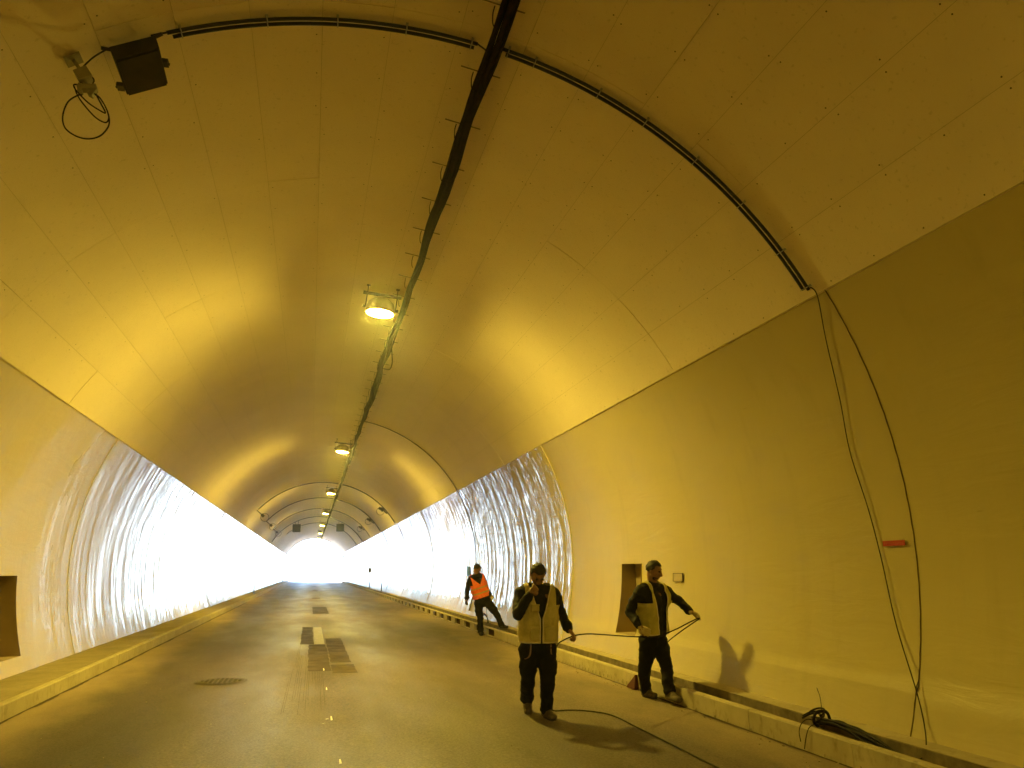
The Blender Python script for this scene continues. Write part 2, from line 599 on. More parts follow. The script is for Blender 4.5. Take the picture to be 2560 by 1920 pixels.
# cable trench behind the right kerb, then the ledge to the wall
tr = MB()
xs = [KX + 0.075, KX + 0.075, 4.42, 4.42]
zs = [zk, zk - 0.09, zk - 0.10, zk + .005]
ys = np.concatenate([np.arange(-8, 40, 0.25), np.arange(40, YB + 2, 4.0)])
ys[-1] = YB
vs, fs = [], []
cols = [(KX + .075, zk), (KX + .078, zk - .085), (4.20, zk - .09), (4.26, zk - .085), (4.32, zk - .09), (4.38, zk - .085), (4.415, zk - .09), (4.42, zk + .004), (4.425, zk + .01)]
for yy in ys:
    for i, (x, z) in enumerate(cols):
        zz = z + (rng.uniform(-.018, .03) if 2 <= i <= 6 else 0)
        xx = x + (rng.uniform(-.008, .006) if i >= 7 else 0)
        vs.append((xx, yy, zz))
n = len(cols)
fs = [(j * n + i, j * n + i + 1, (j + 1) * n + i + 1, (j + 1) * n + i) for j in range(len(ys) - 1) for i in range(n - 1)]
tr.add(vs, fs, 0, False)
t_ = tr.build('cable_trench', M['trench'])
t_['kind'] = 'structure'
ledge = sheet('ledge', [4.418, 4.76], [-8, YB], lambda x, y: zk + 0.008, M['kerb'])

# road marks: dark patches where the centre line was burned off, one dash left
for i, (x0, x1, y0, y1) in enumerate(((0.38, 0.71, 13.6, 18.4), (0.02, 0.36, 12.5, 16.9), (0.37, 0.73, 12.2, 13.3), (0.14, 0.70, 28.8, 34.4), (0.17, 0.58, 44.4, 46.2), (0.2, 0.62, 61.6, 64.2), (0.2, 0.6, 78.0, 81.0), (-0.14, 0.12, 17.0, 22.2))):
    mb = MB()
    n = 24
    L = []
    for kx in range(n + 1):
        yy = y0 + (y1 - y0) * kx / n
        w0, w1 = rng.uniform(-.012, .012), rng.uniform(-.012, .012)
        L.append((x0 + w0, yy, road_z(x0) + .004))
        L.append((x1 + w1, yy, road_z(x1) + .004))
    mb.add(L, [(2 * i_, 2 * i_ + 1, 2 * i_ + 3, 2 * i_ + 2) for i_ in range(n)])
    mb.build('asphalt_patch', M['patch'], road)
# black grime packed into the foot of both kerbs
for xs_, sg in ((LX + .004, 1), (KX - .004, -1)):
    for y0 in np.arange(4.0, 40.0, 1.0):
        mb = MB()
        L = []
        for kx in range(11):
            yy = y0 + kx * .1
            w = .018 + .03 * abs(math.sin(yy * 2.3) * math.sin(yy * .9 + 1)) + rng.uniform(0, .018)
            if sg < 0 and y0 > 9.6:
                w *= .45
            x1 = xs_ + sg * w
            L += [(xs_, yy, road_z(xs_) + .004), (x1, yy, road_z(x1) + .004)]
        mb.add(L, [(2 * q, 2 * q + 1, 2 * q + 3, 2 * q + 2) for q in range(10)])
        mb.build('gutter_grime', M['patch'], road)
# scrape lines of the milling machine
for i in range(20):
    x = -0.20 + i * 0.024 + rng.uniform(-.006, .006)
    y0 = rng.uniform(8.6, 14.0)
    y1 = min(21.5, y0 + rng.uniform(1.5, 7))
    mb = MB()
    L = []
    for kx in range(13):
        yy = y0 + (y1 - y0) * kx / 12
        xx = x + (yy - 17) * .006
        L += [(xx, yy, road_z(x) + .008), (xx + .004, yy, road_z(x) + .008)]
    mb.add(L, [(2 * q, 2 * q + 1, 2 * q + 3, 2 * q + 2) for q in range(12)])
    mb.build('scrape_line', M['patch'], road)
dash = sheet('centre_line_dash', [0.14, 0.34], [17.0, 19.2, 22.0], lambda x, y: road_z(x) + .008, M['paint'], kind=False)
tag(dash, 'single worn white centre line dash left on the asphalt beside a dark patch', 'road marking')
for (x, y, w, l) in ((0.243, 12.55, .018, .28), (0.246, 10.55, .015, .22), (0.25, 8.45, .02, .24), (0.20, 8.52, .035, .03), (0.27, 6.6, .02, .16), (.16, 8.3, .05, .012)):
    mb = MB()
    z = road_z(x) + .006
    mb.add([(x, y, z), (x + w, y + .01, z), (x + w * .8, y + l, z), (x + w * .2, y + l, z)], [(0, 1, 2, 3)])
    mb.build('chalk_fleck', M['chalk'], road)

mh = thing('manhole_cover', 'round dark iron manhole cover set in the road left of the centre line', 'manhole cover', (-1.11, 11.65, road_z(-1.11)))
tilt = lambda x: road_z(x)
mb = MB()
ring, inner = [], []
n = 40
vs = []
for rr in (0.34, 0.31):
    for k in range(n):
        a = 2 * math.pi * k / n
        x = -1.11 + rr * math.cos(a)
        vs.append((x, 11.65 + rr * math.sin(a), road_z(x) + .008))
mb.add(vs, [(k, (k + 1) % n, n + (k + 1) % n, n + k) for k in range(n)])
mb.build('rim', M['iron'], mh)
mb = MB()
vs = [(-1.11 + .30 * math.cos(2 * math.pi * k / n), 11.65 + .30 * math.sin(2 * math.pi * k / n), 0) for k in range(n)]
vs = [(x, y, road_z(x) + .011) for x, y, z in vs]
mb.add(vs, [tuple(range(n))])
for i in range(-4, 5):
    for j in range(-4, 5):
        if i * i + j * j < 18:
            x, y = -1.11 + i * .06, 11.65 + j * .06
            mb.box((x, y, road_z(x) + .014), (.035, .035, .006))
mb.build('lid', M['iron'], mh)

# ------------------------------------------------------------------ walls
TH_B = 60.5


def wall_th_bottom(side):
    zb = 0.15 if side > 0 else 0.34
    return math.degrees(math.acos((zb - CZ) / R))


NICHE = {1: (11.25, 12.02, 0.51, 1.57), -1: (11.42, 12.15, 0.57, 1.62)}


def lining_segment(side, y0, y1, idx, parent):
    near = y1 > 4 and y0 < 60
    ny = 60 if near else 24
    nt_ = 44 if near else 24
    Y = np.linspace(y0 + 0.006, y1 - 0.006, ny)
    T = np.linspace(TH_B, wall_th_bottom(side), nt_)
    hole = None
    if y0 < 11.6 < y1:
        a, b, z0, z1 = NICHE[side]
        Y = np.sort(np.concatenate([Y, [a, b]]))
        t0 = math.degrees(math.acos((z1 - CZ) / R))
        t1 = math.degrees(math.acos((z0 - CZ) / R))
        T = np.sort(np.concatenate([T, [t0, t1]]))
        hole = (a, b, t0, t1)
    YY, TT = np.meshgrid(Y, T, indexing='ij')
    # long soft waves of the lining
    A = 0.006
    arc = np.radians(TT) * R
    d = np.zeros_like(YY)
    rg = np.random.default_rng(100 + idx * 2 + (side > 0))
    for k in range(10):
        fy, fa = rg.uniform(0.5, 4.0), rg.uniform(0.3, 2.6)
        d += rg.uniform(.3, 1) / (1 + .3 * k) * np.sin(fy * YY + fa * arc + rg.uniform(0, 6.28))
    d *= A / 2.0
    e = np.minimum(np.minimum(YY - y0, y1 - YY) / 0.5, 1.0)
    d *= e
    plinth = (CZ + R * np.cos(np.radians(TT))) < 0.575
    rr = R + d - plinth * (0.018 if side > 0 else 0.0)
    rr = rr + (0.004 if idx % 2 else -0.002)
    X = CX + side * rr * np.sin(np.radians(TT))
    Z = CZ + rr * np.cos(np.radians(TT))
    verts = np.stack([X, YY, Z], -1).reshape(-1, 3)
    n1, n2 = len(Y), len(T)
    ii, jj = np.meshgrid(np.arange(n1 - 1), np.arange(n2 - 1), indexing='ij')
    a_ = ii * n2 + jj
    F = np.stack([a_, a_ + n2, a_ + n2 + 1, a_ + 1], -1)
    keep = np.ones(ii.shape, bool)
    if hole:
        yc = (Y[:-1] + Y[1:]) / 2
        tc = (T[:-1] + T[1:]) / 2
        keep = ~(((yc > hole[0]) & (yc < hole[1]))[:, None] & ((tc > hole[2]) & (tc < hole[3]))[None, :])
    F = F[keep]
    if side < 0:
        F = F[:, ::-1]
    me = bpy.data.meshes.new('lining_segment')
    me.vertices.add(len(verts))
    me.vertices.foreach_set('co', verts.ravel())
    me.loops.add(F.size)
    me.loops.foreach_set('vertex_index', F.ravel().astype(np.int32))
    me.polygons.add(len(F))
    me.polygons.foreach_set('loop_start', np.arange(0, F.size, 4, dtype=np.int32))
    me.polygons.foreach_set('use_smooth', np.ones(len(F), bool))
    me.materials.append(M['wall'])
    me.update(calc_edges=True)
    me.validate()
    o = bpy.data.objects.new('lining_segment', me)
    COL.objects.link(o)
    o.parent = parent
    if hole:
        a, b, z0, z1 = NICHE[side]
        xr = lambda z: CX + side * math.sqrt(R * R - (z - CZ) ** 2)
        xb = CX + side * (R + 0.22)
        mb = MB()
        f0 = [(xr(z0), a, z0), (xr(z0), b, z0), (xr(z1), b, z1), (xr(z1), a, z1)]
        # follow the bulge of the wall on the side cheeks
        zz = np.linspace(z0, z1, 8)
        for yy in (a, b):
            vs = [(xr(z) - side * .008, yy, z) for z in zz] + [(xb, yy, z) for z in zz]
            mb.add(vs, [(i, i + 1, 8 + i + 1, 8 + i) for i in range(7)])
        mb.add([f0[0], f0[1], (xb, b, z0), (xb, a, z0)], [(0, 1, 2, 3)])
        mb.add([f0[3], f0[2], (xb, b, z1), (xb, a, z1)], [(0, 1, 2, 3)])
        mb.add([(xb, a, z0), (xb, b, z0), (xb, b, z1), (xb, a, z1)], [(0, 1, 2, 3)])
        mb.build('niche', M['niche'], parent)


def arc_pts(y, t0, t1, r, n=40, wob=0.0):
    out = []
    for k in range(n + 1):
        t = t0 + (t1 - t0) * k / n
        out.append(cyl(t, y + (wob * math.sin(k * 1.3) if wob else 0), r + (wob * .4 * math.sin(k * 2.1) if wob else 0)))
    return out


wr_ = struct('wall_right')
wlf = struct('wall_left')
for i in range(len(RINGS) - 1):
    y0, y1 = RINGS[i], RINGS[i + 1]
    y1 = min(y1, YB)
    if y0 >= YB - 0.5:
        continue
    for side, par in ((1, wr_), (-1, wlf)):
        lining_segment(side, y0, y1, i, par)
for y in RINGS:
    if y < 0 or y > YB:
        continue
    tbR, tbL = wall_th_bottom(1), wall_th_bottom(-1)
    if abs(y - 23.52) < .1:
        continue
    dark = y < 10
    pr = []
    for q in arc_pts(y, TH_B, tbR, R - 0.003, 90, 0.002):
        pr.append((q[0] - (0.018 if q[2] < 0.58 else 0), q[1], q[2]))
    MB().tube(pr, 0.006 if y < 10 else 0.009, 6).build('joint_seal', M['sealdark' if (dark or y > 35) else 'seal'], wr_)
    MB().tube(arc_pts(y, -TH_B, -tbL, R - 0.001, 60, 0.002), 0.005, 6).build('joint_seal', M['seal'], wlf)

# ------------------------------------------------------------------ ceiling of fire boards
ceil = struct('ceiling')
NB = 16
DT = 2 * TH_B / NB
RB = R - 0.009


def board_mesh(L, gap=0.0014):
    g = math.degrees(gap / R)
    K = 4
    T = [g + (DT - 2 * g) * k / K for k in range(K + 1)]
    mb = MB()
    vi = []
    for yy in (gap, L - gap):
        for t in T:
            vi.append((RB * math.sin(R_(t)), yy, RB * math.cos(R_(t))))
    mb.add(vi, [(k, k + 1, K + 1 + k + 1, K + 1 + k) for k in range(K)], 0, True)
    ro = R - 0.003
    for a, b in ((0, K + 1), (K, 2 * K + 1)):
        p, q = vi[a], vi[b]
        t = T[0] if a == 0 else T[-1]
        mb.add([p, q, (ro * math.sin(R_(t)), q[1], ro * math.cos(R_(t))), (ro * math.sin(R_(t)), p[1], ro * math.cos(R_(t)))], [(0, 1, 2, 3)])
    for off in (0, K + 1):
        for k in range(K):
            p, q = vi[off + k], vi[off + k + 1]
            mb.add([p, q, (ro * math.sin(R_(T[k + 1])), q[1], ro * math.cos(R_(T[k + 1]))), (ro * math.sin(R_(T[k])), p[1], ro * math.cos(R_(T[k])))], [(0, 1, 2, 3)])
    return mb


rows = []
for i in range(len(RINGS) - 1):
    for k in range(3):
        rows.append((RINGS[i] + k * 8.98 / 3, i))
bm0 = board_mesh(8.98 / 3).build('panel', M['board'], ceil)
first = True
cnt = 0
far = MB()
bverts = [tuple(v.co) for v in bm0.data.vertices]
bfaces = [tuple(p.vertices) for p in bm0.data.polygons]
for (yy, i) in rows:
    if yy >= YB - 0.5:
        continue
    for c in range(NB):
        th = -TH_B + c * DT
        dr = rng.uniform(-0.0025, 0.0025)
        rot = Matrix.Rotation(R_(th), 4, 'Y')
        if 2.0 < yy + 3 and yy < 52 and cnt < 288:
            o = bm0 if first else bm0.copy()
            if not first:
                COL.objects.link(o)
                o.parent = ceil
            first = False
            o.rotation_euler = (0, R_(th), 0)
            tm = R_(th + DT / 2)
            o.location = (CX + dr * math.sin(tm), yy, CZ + dr * math.cos(tm))
            cnt += 1
        else:
            far.add([(rot @ Vector(v)) + Vector((CX, yy, CZ)) for v in bverts], bfaces, 0, True)
fo = far.build('panel_field', M['board'], ceil)
fo['kind'] = 'stuff'
# backing concrete seen in the joints, ring grooves filled with dark sealant
mb = MB()
vs = []
T = np.linspace(-TH_B - .6, TH_B + .6, 49)
for yy in (RINGS[0], YB):
    for t in T:
        vs.append(cyl(t, yy, R + 0.012))
K = len(T)
mb.add(vs, [(k, k + 1, K + k + 1, K + k) for k in range(K - 1)], 0, True)
mb.build('backing', M['kerb'], ceil)
# edge trim where boards stop above the wall
for s in (-1, 1):
    vs = []
    yl = np.arange(RINGS[4], YB, 1.0)
    for yy in yl:
        w = rng.uniform(-.006, .006)
        vs.append(cyl(s * (TH_B + .02), yy, R + .01))
        vs.append(cyl(s * (TH_B + .02), yy, RB + w * .3))
        vs.append(cyl(s * (TH_B + .16 + w * 5), yy, RB + .006 + w * .3))
        vs.append(cyl(s * (TH_B + .16 + w * 5), yy, R + .01))
    K = 4
    mb = MB()
    mb.add(vs, [(j * K + i, j * K + i + 1, (j + 1) * K + i + 1, (j + 1) * K + i) for j in range(len(yl) - 1) for i in range(3)])
    mb.build('edge_strip', M['board'], ceil)
# screws
mb = MB()
for c in range(1, NB + 1):
    th = -TH_B + c * DT
    for yy in np.arange(2.7, 30, 0.545):
        for off in (-0.62, 0.62):
            if abs(th + off) > TH_B or (c == NB and off > 0):
                continue
            if rng.random() < (0.12 if c > 8 else 0.6):
                continue
            y2 = yy + rng.uniform(-.03, .03)
            p = Vector(cyl(th + off + rng.uniform(-.08, .08), y2, RB - 0.0015))
            nrm = (Vector((CX, y2, CZ)) - p).normalized()
            mb.lathe(p, [(0.0065, 0.0), (0.006, 0.002), (0.0, 0.002)], 6, nrm, smooth=False)
so = mb.build('screws', M['screw'], ceil)
so['kind'] = 'stuff'

# concrete shell and portal
sh = MB()
T = np.linspace(-125, 125, 60)
K = len(T)
vs = [cyl(t, yy, rr) for (yy, rr) in ((YA, R + .6), (YB, R + .6), (YB, R + .0)) for t in T]
sh.add(vs, [(j * K + i, j * K + i + 1, (j + 1) * K + i + 1, (j + 1) * K + i) for j in range(2) for i in range(K - 1)], 0, True)
vs = [cyl(t, YA, R + .6) for t in T]
sh.add(vs, [tuple(range(K))])  # unseen rear end cap, added to keep sky light out
so = sh.build('tunnel_shell', M['shell'])
so['kind'] = 'structure'
fl = sheet('subfloor', [-4.4, 5.4], [YA, YB], lambda x, y: -0.3, M['shell'])

# ------------------------------------------------------------------ thin haze, added for the glow round the portal
HAZE = 0.0022
if HAZE > 0:
    hz = MB().box((0.6, (YA - 2 + 340) / 2, 3.0), (60, 342 - YA, 8.4)).build('haze', [])
    hm_ = bpy.data.materials.new('haze_air')
    hm_.use_nodes = True
    hm_.node_tree.nodes.clear()
    pv = hm_.node_tree.nodes.new('ShaderNodeVolumePrincipled')
    pv.inputs['Color'].default_value = (0.9, 0.92, 0.96, 1)
    pv.inputs['Density'].default_value = HAZE
    pv.inputs['Anisotropy'].default_value = 0.85
    mo_ = hm_.node_tree.nodes.new('ShaderNodeOutputMaterial')
    hm_.node_tree.links.new(pv.outputs[0], mo_.inputs['Volume'])
    hz.data.materials.append(hm_)
    hz['kind'] = 'stuff'
    hz['label'] = 'thin haze added to the tunnel air for the glow round the portal'

# ------------------------------------------------------------------ lamps
def make_lamp():
    t = thing('tunnel_lamp', 'nearest lit tunnel lamp hanging left of the dark cable bundle', 'lamp', cyl(6.4, 12.1, R - .05), 'lit lamps hanging in a row from the ceiling')
    th = 6.4
    up = Vector((math.sin(R_(th)), 0, math.cos(R_(th))))
    sd = Vector((math.cos(R_(th)), 0, -math.sin(R_(th))))
    base = Vector(cyl(th, 12.1, R - .028))
    rot = Matrix((sd, Vector((0, 1, 0)), up)).transposed()
    # rail and droppers
    mb = MB()
    mb.box(base - up * .14 + Vector((0, -.06, 0)), (.62, .05, .04), rot)
    mb.build('rail', M['dsteel'], t)
    for s in (-1, 1):
        mb = MB()
        p = base + sd * s * .24 + Vector((0, -.06, 0))
        mb.tube([p, p - up * .13], .009, 6)
        mb.box(p - up * .006, (.06, .05, .012), rot)
        mb.build('dropper', M['dsteel'], t)
    # yoke
    for s in (-1, 1):
        mb = MB()
        p = base + sd * s * .245 - up * .15
        mb.tube([p + Vector((0, -.06, 0)), p + Vector((0, 0, 0)) - up * .12, p + Vector((0, .03, 0)) - up * .2], .010, 6)
        mb.box(p + Vector((0, .03, 0)) - up * .19 + sd * s * .02, (.05, .035, .035), rot)
        mb.build('yoke_arm', M['dsteel'], t)
    # housing: octagonal tapered can
    c = base - up * .17
    mb = MB()
    mb.lathe(c, [(0.0, 0), (.10, 0), (.15, -.04), (.215, -.10), (.232, -.16), (.240, -.272), (.222, -.272), (.208, -.17)], 16, up, smooth=False)
    mb.build('housing', M['housing'], t)
    mb = MB()
    mb.lathe(c - up * .190, [(.205, 0), (.20, -.045), (.16, -.085), (.09, -.108), (0.0, -.114)], 16, up)
    gl = mb.build('glass', M['glass'], t)
    return t


lamp0 = make_lamp()
ords = ['nearest', 'second nearest', 'third nearest', 'fourth nearest', 'fifth nearest', 'sixth nearest', 'farthest']
for k in (1, 2, 3, 4, 5, 6, -1, -2):  # negative steps: unseen lamps added behind the viewer as fill light
    o = copy_tree(lamp0)
    o.location = (lamp0.location[0], 12.1 + 15.52 * k, lamp0.location[2])
    o['label'] = '%s lit tunnel lamp in the row left of the cable bundle' % ords[k] if k > 0 else 'unseen lamp added behind the viewer as fill light, continuing the row'

    if k >= 2:                       # the row is dimmed towards daylight
        gd = M['glass'].copy()
        gd.name = 'lamp_glass_dimmed'
        gd.node_tree.nodes['Principled BSDF'].inputs['Emission Strength'].default_value = LAMP_E * (0.9 if k == 2 else 0.65 if k == 3 else 0.4)
        for ch in o.children:
            if ch.name.startswith('glass'):
                ch.data = ch.data.copy()
                ch.data.materials[0] = gd
    if k == -1:                      # unseen fill lamp added just behind the viewer, weaker than the row
        o['label'] = 'dim unseen lamp added just behind the viewer as fill light'
        gd = M['glass'].copy()
        gd.name = 'lamp_glass_fill'
        gd.node_tree.nodes['Principled BSDF'].inputs['Emission Strength'].default_value = LAMP_E * 0.62
        for ch in o.children:
            if ch.name.startswith('glass'):
                ch.data = ch.data.copy()
                ch.data.materials[0] = gd

# ------------------------------------------------------------------ cable bundle on rungs
tray = thing('cable_run', 'dark brown bundle of cables running along the ceiling to the portal', 'cables', cyl(11.5, 0, R - .15))
ys = np.concatenate([np.arange(-2, 40, 0.3), np.arange(40, 112, 0.8)])
for i in range(9):
    a0 = rng.uniform(0, 6.28)
    ph = rng.uniform(0, 6.28, 3)
    pts = []
    rad = 0.0 if i == 0 else 0.040
    for yy in ys:
        a = 2 * math.pi * i / 8 + 0.25 * math.sin(yy * .35 + ph[0])
        rr = rad * (1 + .25 * math.sin(yy * 1.1 + ph[1]) + .3 * math.sin(yy * .43))
        dx = rr * 1.05 * math.cos(a) + .012 * math.sin(yy * 1.9 + ph[2]) + .012 * math.sin(yy * 2.6) + .014 * math.sin(yy * .7)
        dz = rr * .8 * math.sin(a) + .010 * math.sin(yy * 1.6 + ph[1]) - .012 * abs(math.sin(yy * 3.57))
        b = Vector(cyl(11.6, yy, R - .17))
        pts.append(b + Vector((dx, 0, dz)))
    MB().tube(pts, 0.020 if i % 3 else 0.026, 8).build('cable', M['bundle'], tray)
rungs = np.arange(1.69, 60, 0.878)
for i, yy in enumerate(rungs):
    mb = MB()
    mb.tube([cyl(8.7, yy, R - .04), cyl(13.6, yy, R - .04)], .006, 6)
    mb.build('rung', M['rung'], tray)
    if yy < 34:
        mb = MB()
        p0 = cyl(10.3, yy + .02, R - .05)
        mb.tube(smooth_path([p0, cyl(10.25, yy + .03, R - .12), cyl(10.45, yy + .05, R - .19), cyl(10.7, yy + .06, R - .215)], 4), .005, 5)
        mb.build('hook', M['black'], tray)
# stray loop that hangs off the bundle
mb = MB()
b = Vector(cyl(12.3, 15.7, R - .2))
mb.tube(smooth_path([b + Vector(p) for p in ((0, -.9, .02), (.05, -.5, -.04), (.09, -.1, -.1), (.08, .3, -.12), (.02, .6, -.04), (0, .8, .02))], 6), .011, 6)
mb.build('loop', M['bundle'], tray)


# ------------------------------------------------------------------ conduits on rings
def conduit(label, segs, clamps, y=5.72, dy=0.06, r=.0155, two=True, wire=None, group=None):
    t0 = segs[0]
    t = thing('cable_conduit', label, 'conduit', cyl(t0[0], y, R - .05), group)
    for a, b in segs:
        n = int(abs(b - a)) + 4
        MB().tube(arc_pts(y, a, b, R - .052, n), r, 8).build('pipe', M['pipe'], t)
        if two:
            MB().tube(arc_pts(y + dy, a + .5, b - .3, R - .052, n), r, 8).build('pipe', M['pipe'], t)
    for th in clamps:
        mb = MB()
        up = Vector((math.sin(R_(th)), 0, math.cos(R_(th))))
        sd = Vector((math.cos(R_(th)), 0, -math.sin(R_(th))))
        rot = Matrix((sd, Vector((0, 1, 0)), up)).transposed()
        for k in ((0, 1) if two else (0,)):
            c = Vector(cyl(th, y + k * dy, R - .05))
            mb.tube([c + up * .022 + Vector((0, -.022, 0)), c + Vector((0, -.021, 0)), c - up * .02 + Vector((0, -.012, 0)), c - up * .02 + Vector((0, .012, 0)), c + Vector((0, .021, 0)), c + up * .022 + Vector((0, .022, 0))], .005, 5)
        mb.box(Vector(cyl(th, y + (dy / 2 if two else 0), R - .032)), (.02, .13 if two else .07, .008), rot)
        mb.build('clamp', M['steel'], t)
    if wire:
        for w in wire:
            MB().tube(smooth_path(w, 6), .007, 6).build('wire', M['black'], t)
    return t


conduit('black twin conduit arching over the ceiling left of the cable bundle', [(-23.8, 9.8)], [-22.4, -13.5, -6.0, 1.6, 9.1],
        wire=[[cyl(-23.8, 5.72, R - .05), cyl(-24.6, 5.715, R - .05), cyl(-25.4, 5.70, R - .06)], [cyl(9.8, 5.72, R - .05), cyl(10.6, 5.73, R - .07), cyl(11.6, 5.72, R - .11)]])
conduit('black twin conduit curving down the ceiling right of the cable bundle', [(12.7, 59.6)], [13.4, 16.7, 25.0, 31.5, 39.0, 46.6, 54.0, 59.2],
        y=5.68, wire=[[cyl(12.7, 5.68, R - .05), cyl(12.2, 5.69, R - .07), cyl(11.6, 5.7, R - .11)]])
# thin conduits on the far rings
ring_lab = {41.5: 'thin dark conduit on the first far ceiling ring before the signals', 50.4: 'thin dark conduit on the second far ceiling ring', 59.3: 'thin dark conduit on the ring just before the square signals', 68.3: 'thin dark conduit on the ring carrying the square signals', 77.2: 'thin dark conduit on the ring behind the square signals'}
for y, lab in ring_lab.items():
    left = -47 if y < 60 else (-58 if y < 70 else -40)
    t = thing('cable_conduit', lab, 'conduit', cyl(left, y, R - .06), 'thin conduits on the far ceiling rings')
    MB().tube(arc_pts(y, left, 10.2, R - .06, 40), .026, 6).build('pipe', M['dsteel'], t)
    MB().tube(arc_pts(y, 13, 59.5, R - .06, 40), .032 if y > 45 else .03, 6).build('pipe', M['dsteel'], t)
# twin cables that fall down the third ring on the right
t = thing('ring_cable', 'twin dark cables curving down the right ceiling and wall behind the orange vest', 'cable', cyl(13, 23.52, R - .05))
for k, dy in enumerate((0, .05)):
    MB().tube(arc_pts(23.5 + dy, 12.5, 109, R - .04 + .008 * k, 90, .004), .013, 6).build('cable', M['sealdark'], t)

# ------------------------------------------------------------------ black box and bracket device near
bt = thing('junction_box', 'large black box hung from the ceiling at the left end of the twin conduit', 'box', (-1.45, 5.7, 5.6))
A_ = [Vector(p) for p in ((-1.613, 5.66, 5.486), (-1.300, 5.66, 5.640), (-1.262, 5.66, 5.535), (-1.559, 5.66, 5.380))]
# near face: A0 A1 top, A3 A2 bottom ; far edge of the underside
B_ = [Vector((-1.590, 6.02, 5.44)), Vector((-1.29, 6.02, 5.60)), Vector((-1.252, 6.02, 5.462)), Vector((-1.545, 6.02, 5.318))]
mb = MB()
mb.add([A_[0], A_[1], A_[2], A_[3], B_[0], B_[1], B_[2], B_[3]], [(0, 1, 2, 3), (4, 7, 6, 5), (0, 3, 7, 4), (1, 5, 6, 2), (3, 2, 6, 7), (0, 4, 5, 1)])
bo = mb.build('case', M['box'], bt)
bv = bo.modifiers.new('bev', 'BEVEL'); bv.width = .006; bv.segments = 2
mb = MB()
lid_n = (A_[2] - A_[3]).cross(B_[3] - A_[3]).normalized()
if lid_n.z > 0:
    lid_n = -lid_n
q = [A_[3].lerp(A_[2], .04) + (B_[3] - A_[3]) * .05, A_[3].lerp(A_[2], .96) + (B_[3] - A_[3]) * .05, B_[3].lerp(B_[2], .96), B_[3].lerp(B_[2], .04)]
mb.add([p + lid_n * .001 for p in q] + [p + lid_n * .010 for p in q], [(4, 5, 6, 7), (0, 1, 5, 4), (1, 2, 6, 5), (2, 3, 7, 6), (3, 0, 4, 7)])
mb.build('lid', M['box'], bt)
for p in (A_[1].lerp(B_[2], .55) + Vector((.02, 0, 0)), A_[0].lerp(B_[3], .8) + Vector((-.02, 0, -.01))):
    mb = MB()
    mb.box(p, (.05, .07, .035))
    mb.tube([p, p + Vector((.035 if p.x > -1.4 else -.035, .01, -.004))], .010, 6)
    mb.build('hinge', M['dsteel'], bt)
for p, s in ((A_[0], -1), (A_[1], 1)):
    mb = MB()
    mb.tube([p + Vector((-s * .01, .02, -.01)), p + Vector((s * .05, .0, .02 * s))], .014, 8)
    mb.build('cable_gland', M['dsteel'], bt)
for a in (.25, .75):
    mb = MB()
    p = A_[0].lerp(A_[1], a) + Vector((0, .15, 0))
    up = (p - Vector((CX, p.y, CZ))).normalized()
    q = Vector((CX, p.y, CZ)) + up * (R - .028)
    mb.tube([p, q], .012, 6)
    mb.build('hanger', M['dsteel'], bt)


def make_device():
    t = thing('bracket_device', 'small grey bracket device with loose cable loops left of the black box', 'sensor', (-1.79, 5.75, 5.3))
    up = (Vector((-1.79, 0, 5.3)) - Vector((CX, 0, CZ))).normalized()
    sd = Vector((up.z, 0, -up.x))
    rot = Matrix((sd, Vector((0, 1, 0)), up)).transposed()
    c = Vector((-1.785, 5.75, 5.27))
    q = Vector((CX, 5.75, CZ)) + (c - Vector((CX, 5.75, CZ))).normalized() * (R - .028)
    mb = MB()
    mb.box(c - Vector((0, 0, 0)), (.10, .09, .09), rot)
    mb.build('case', M['grey'], t)
    mb = MB()
    mb.tube([c, q], .014, 6)
    mb.box(q, (.12, .12, .012), rot)
    mb.build('mount', M['grey'], t)
    mb = MB()
    mb.box((-1.755, 5.76, 5.175), (.13, .06, .035), Matrix.Rotation(R_(-12), 3, 'Y'))
    mb.box((-1.80, 5.76, 5.165), (.03, .05, .07))
    mb.box((-1.715, 5.76, 5.145), (.035, .05, .07), Matrix.Rotation(R_(25), 3, 'Y'))
    mb.tube([(-1.785, 5.76, 5.23), (-1.765, 5.76, 5.17)], .018, 8)
    mb.build('bracket', M['grey'], t)
    for pts, r in (([(-1.613, 5.70, 5.50), (-1.652, 5.72, 5.492), (-1.731, 5.74, 5.434), (-1.792, 5.75, 5.354), (-1.826, 5.745, 5.271), (-1.805, 5.74, 5.216), (-1.78, 5.745, 5.19)], .0065),
                   ([(-1.78, 5.75, 5.11), (-1.811, 5.75, 5.100), (-1.871, 5.75, 5.036), (-1.894, 5.75, 4.915), (-1.868, 5.75, 4.819), (-1.791, 5.75, 4.763), (-1.709, 5.75, 4.75), (-1.631, 5.75, 4.783), (-1.583, 5.75, 4.863), (-1.582, 5.75, 4.94), (-1.611, 5.75, 5.021), (-1.659, 5.75, 5.099), (-1.70, 5.75, 5.13)], .0055),
                   ([(-1.69, 5.75, 5.13), (-1.652, 5.76, 5.06), (-1.619, 5.77, 5.0), (-1.635, 5.77, 4.995), (-1.737, 5.76, 5.054), (-1.827, 5.75, 5.143), (-1.845, 5.75, 5.186), (-1.804, 5.75, 5.188)], .0055),
                   ([(-1.845, 5.75, 5.18), (-1.80, 5.755, 5.08), (-1.69, 5.76, 4.95), (-1.61, 5.76, 4.905), (-1.584, 5.75, 4.937), (-1.60, 5.745, 5.0)], .0055),
                   ([(-1.74, 5.74, 5.28), (-1.71, 5.74, 5.24), (-1.72, 5.74, 5.20), (-1.74, 5.745, 5.18)], .005)):
        MB().tube(smooth_path(pts, 6), r, 6).build('cable_loop', M['black'], t)
    return t


dev = make_device()
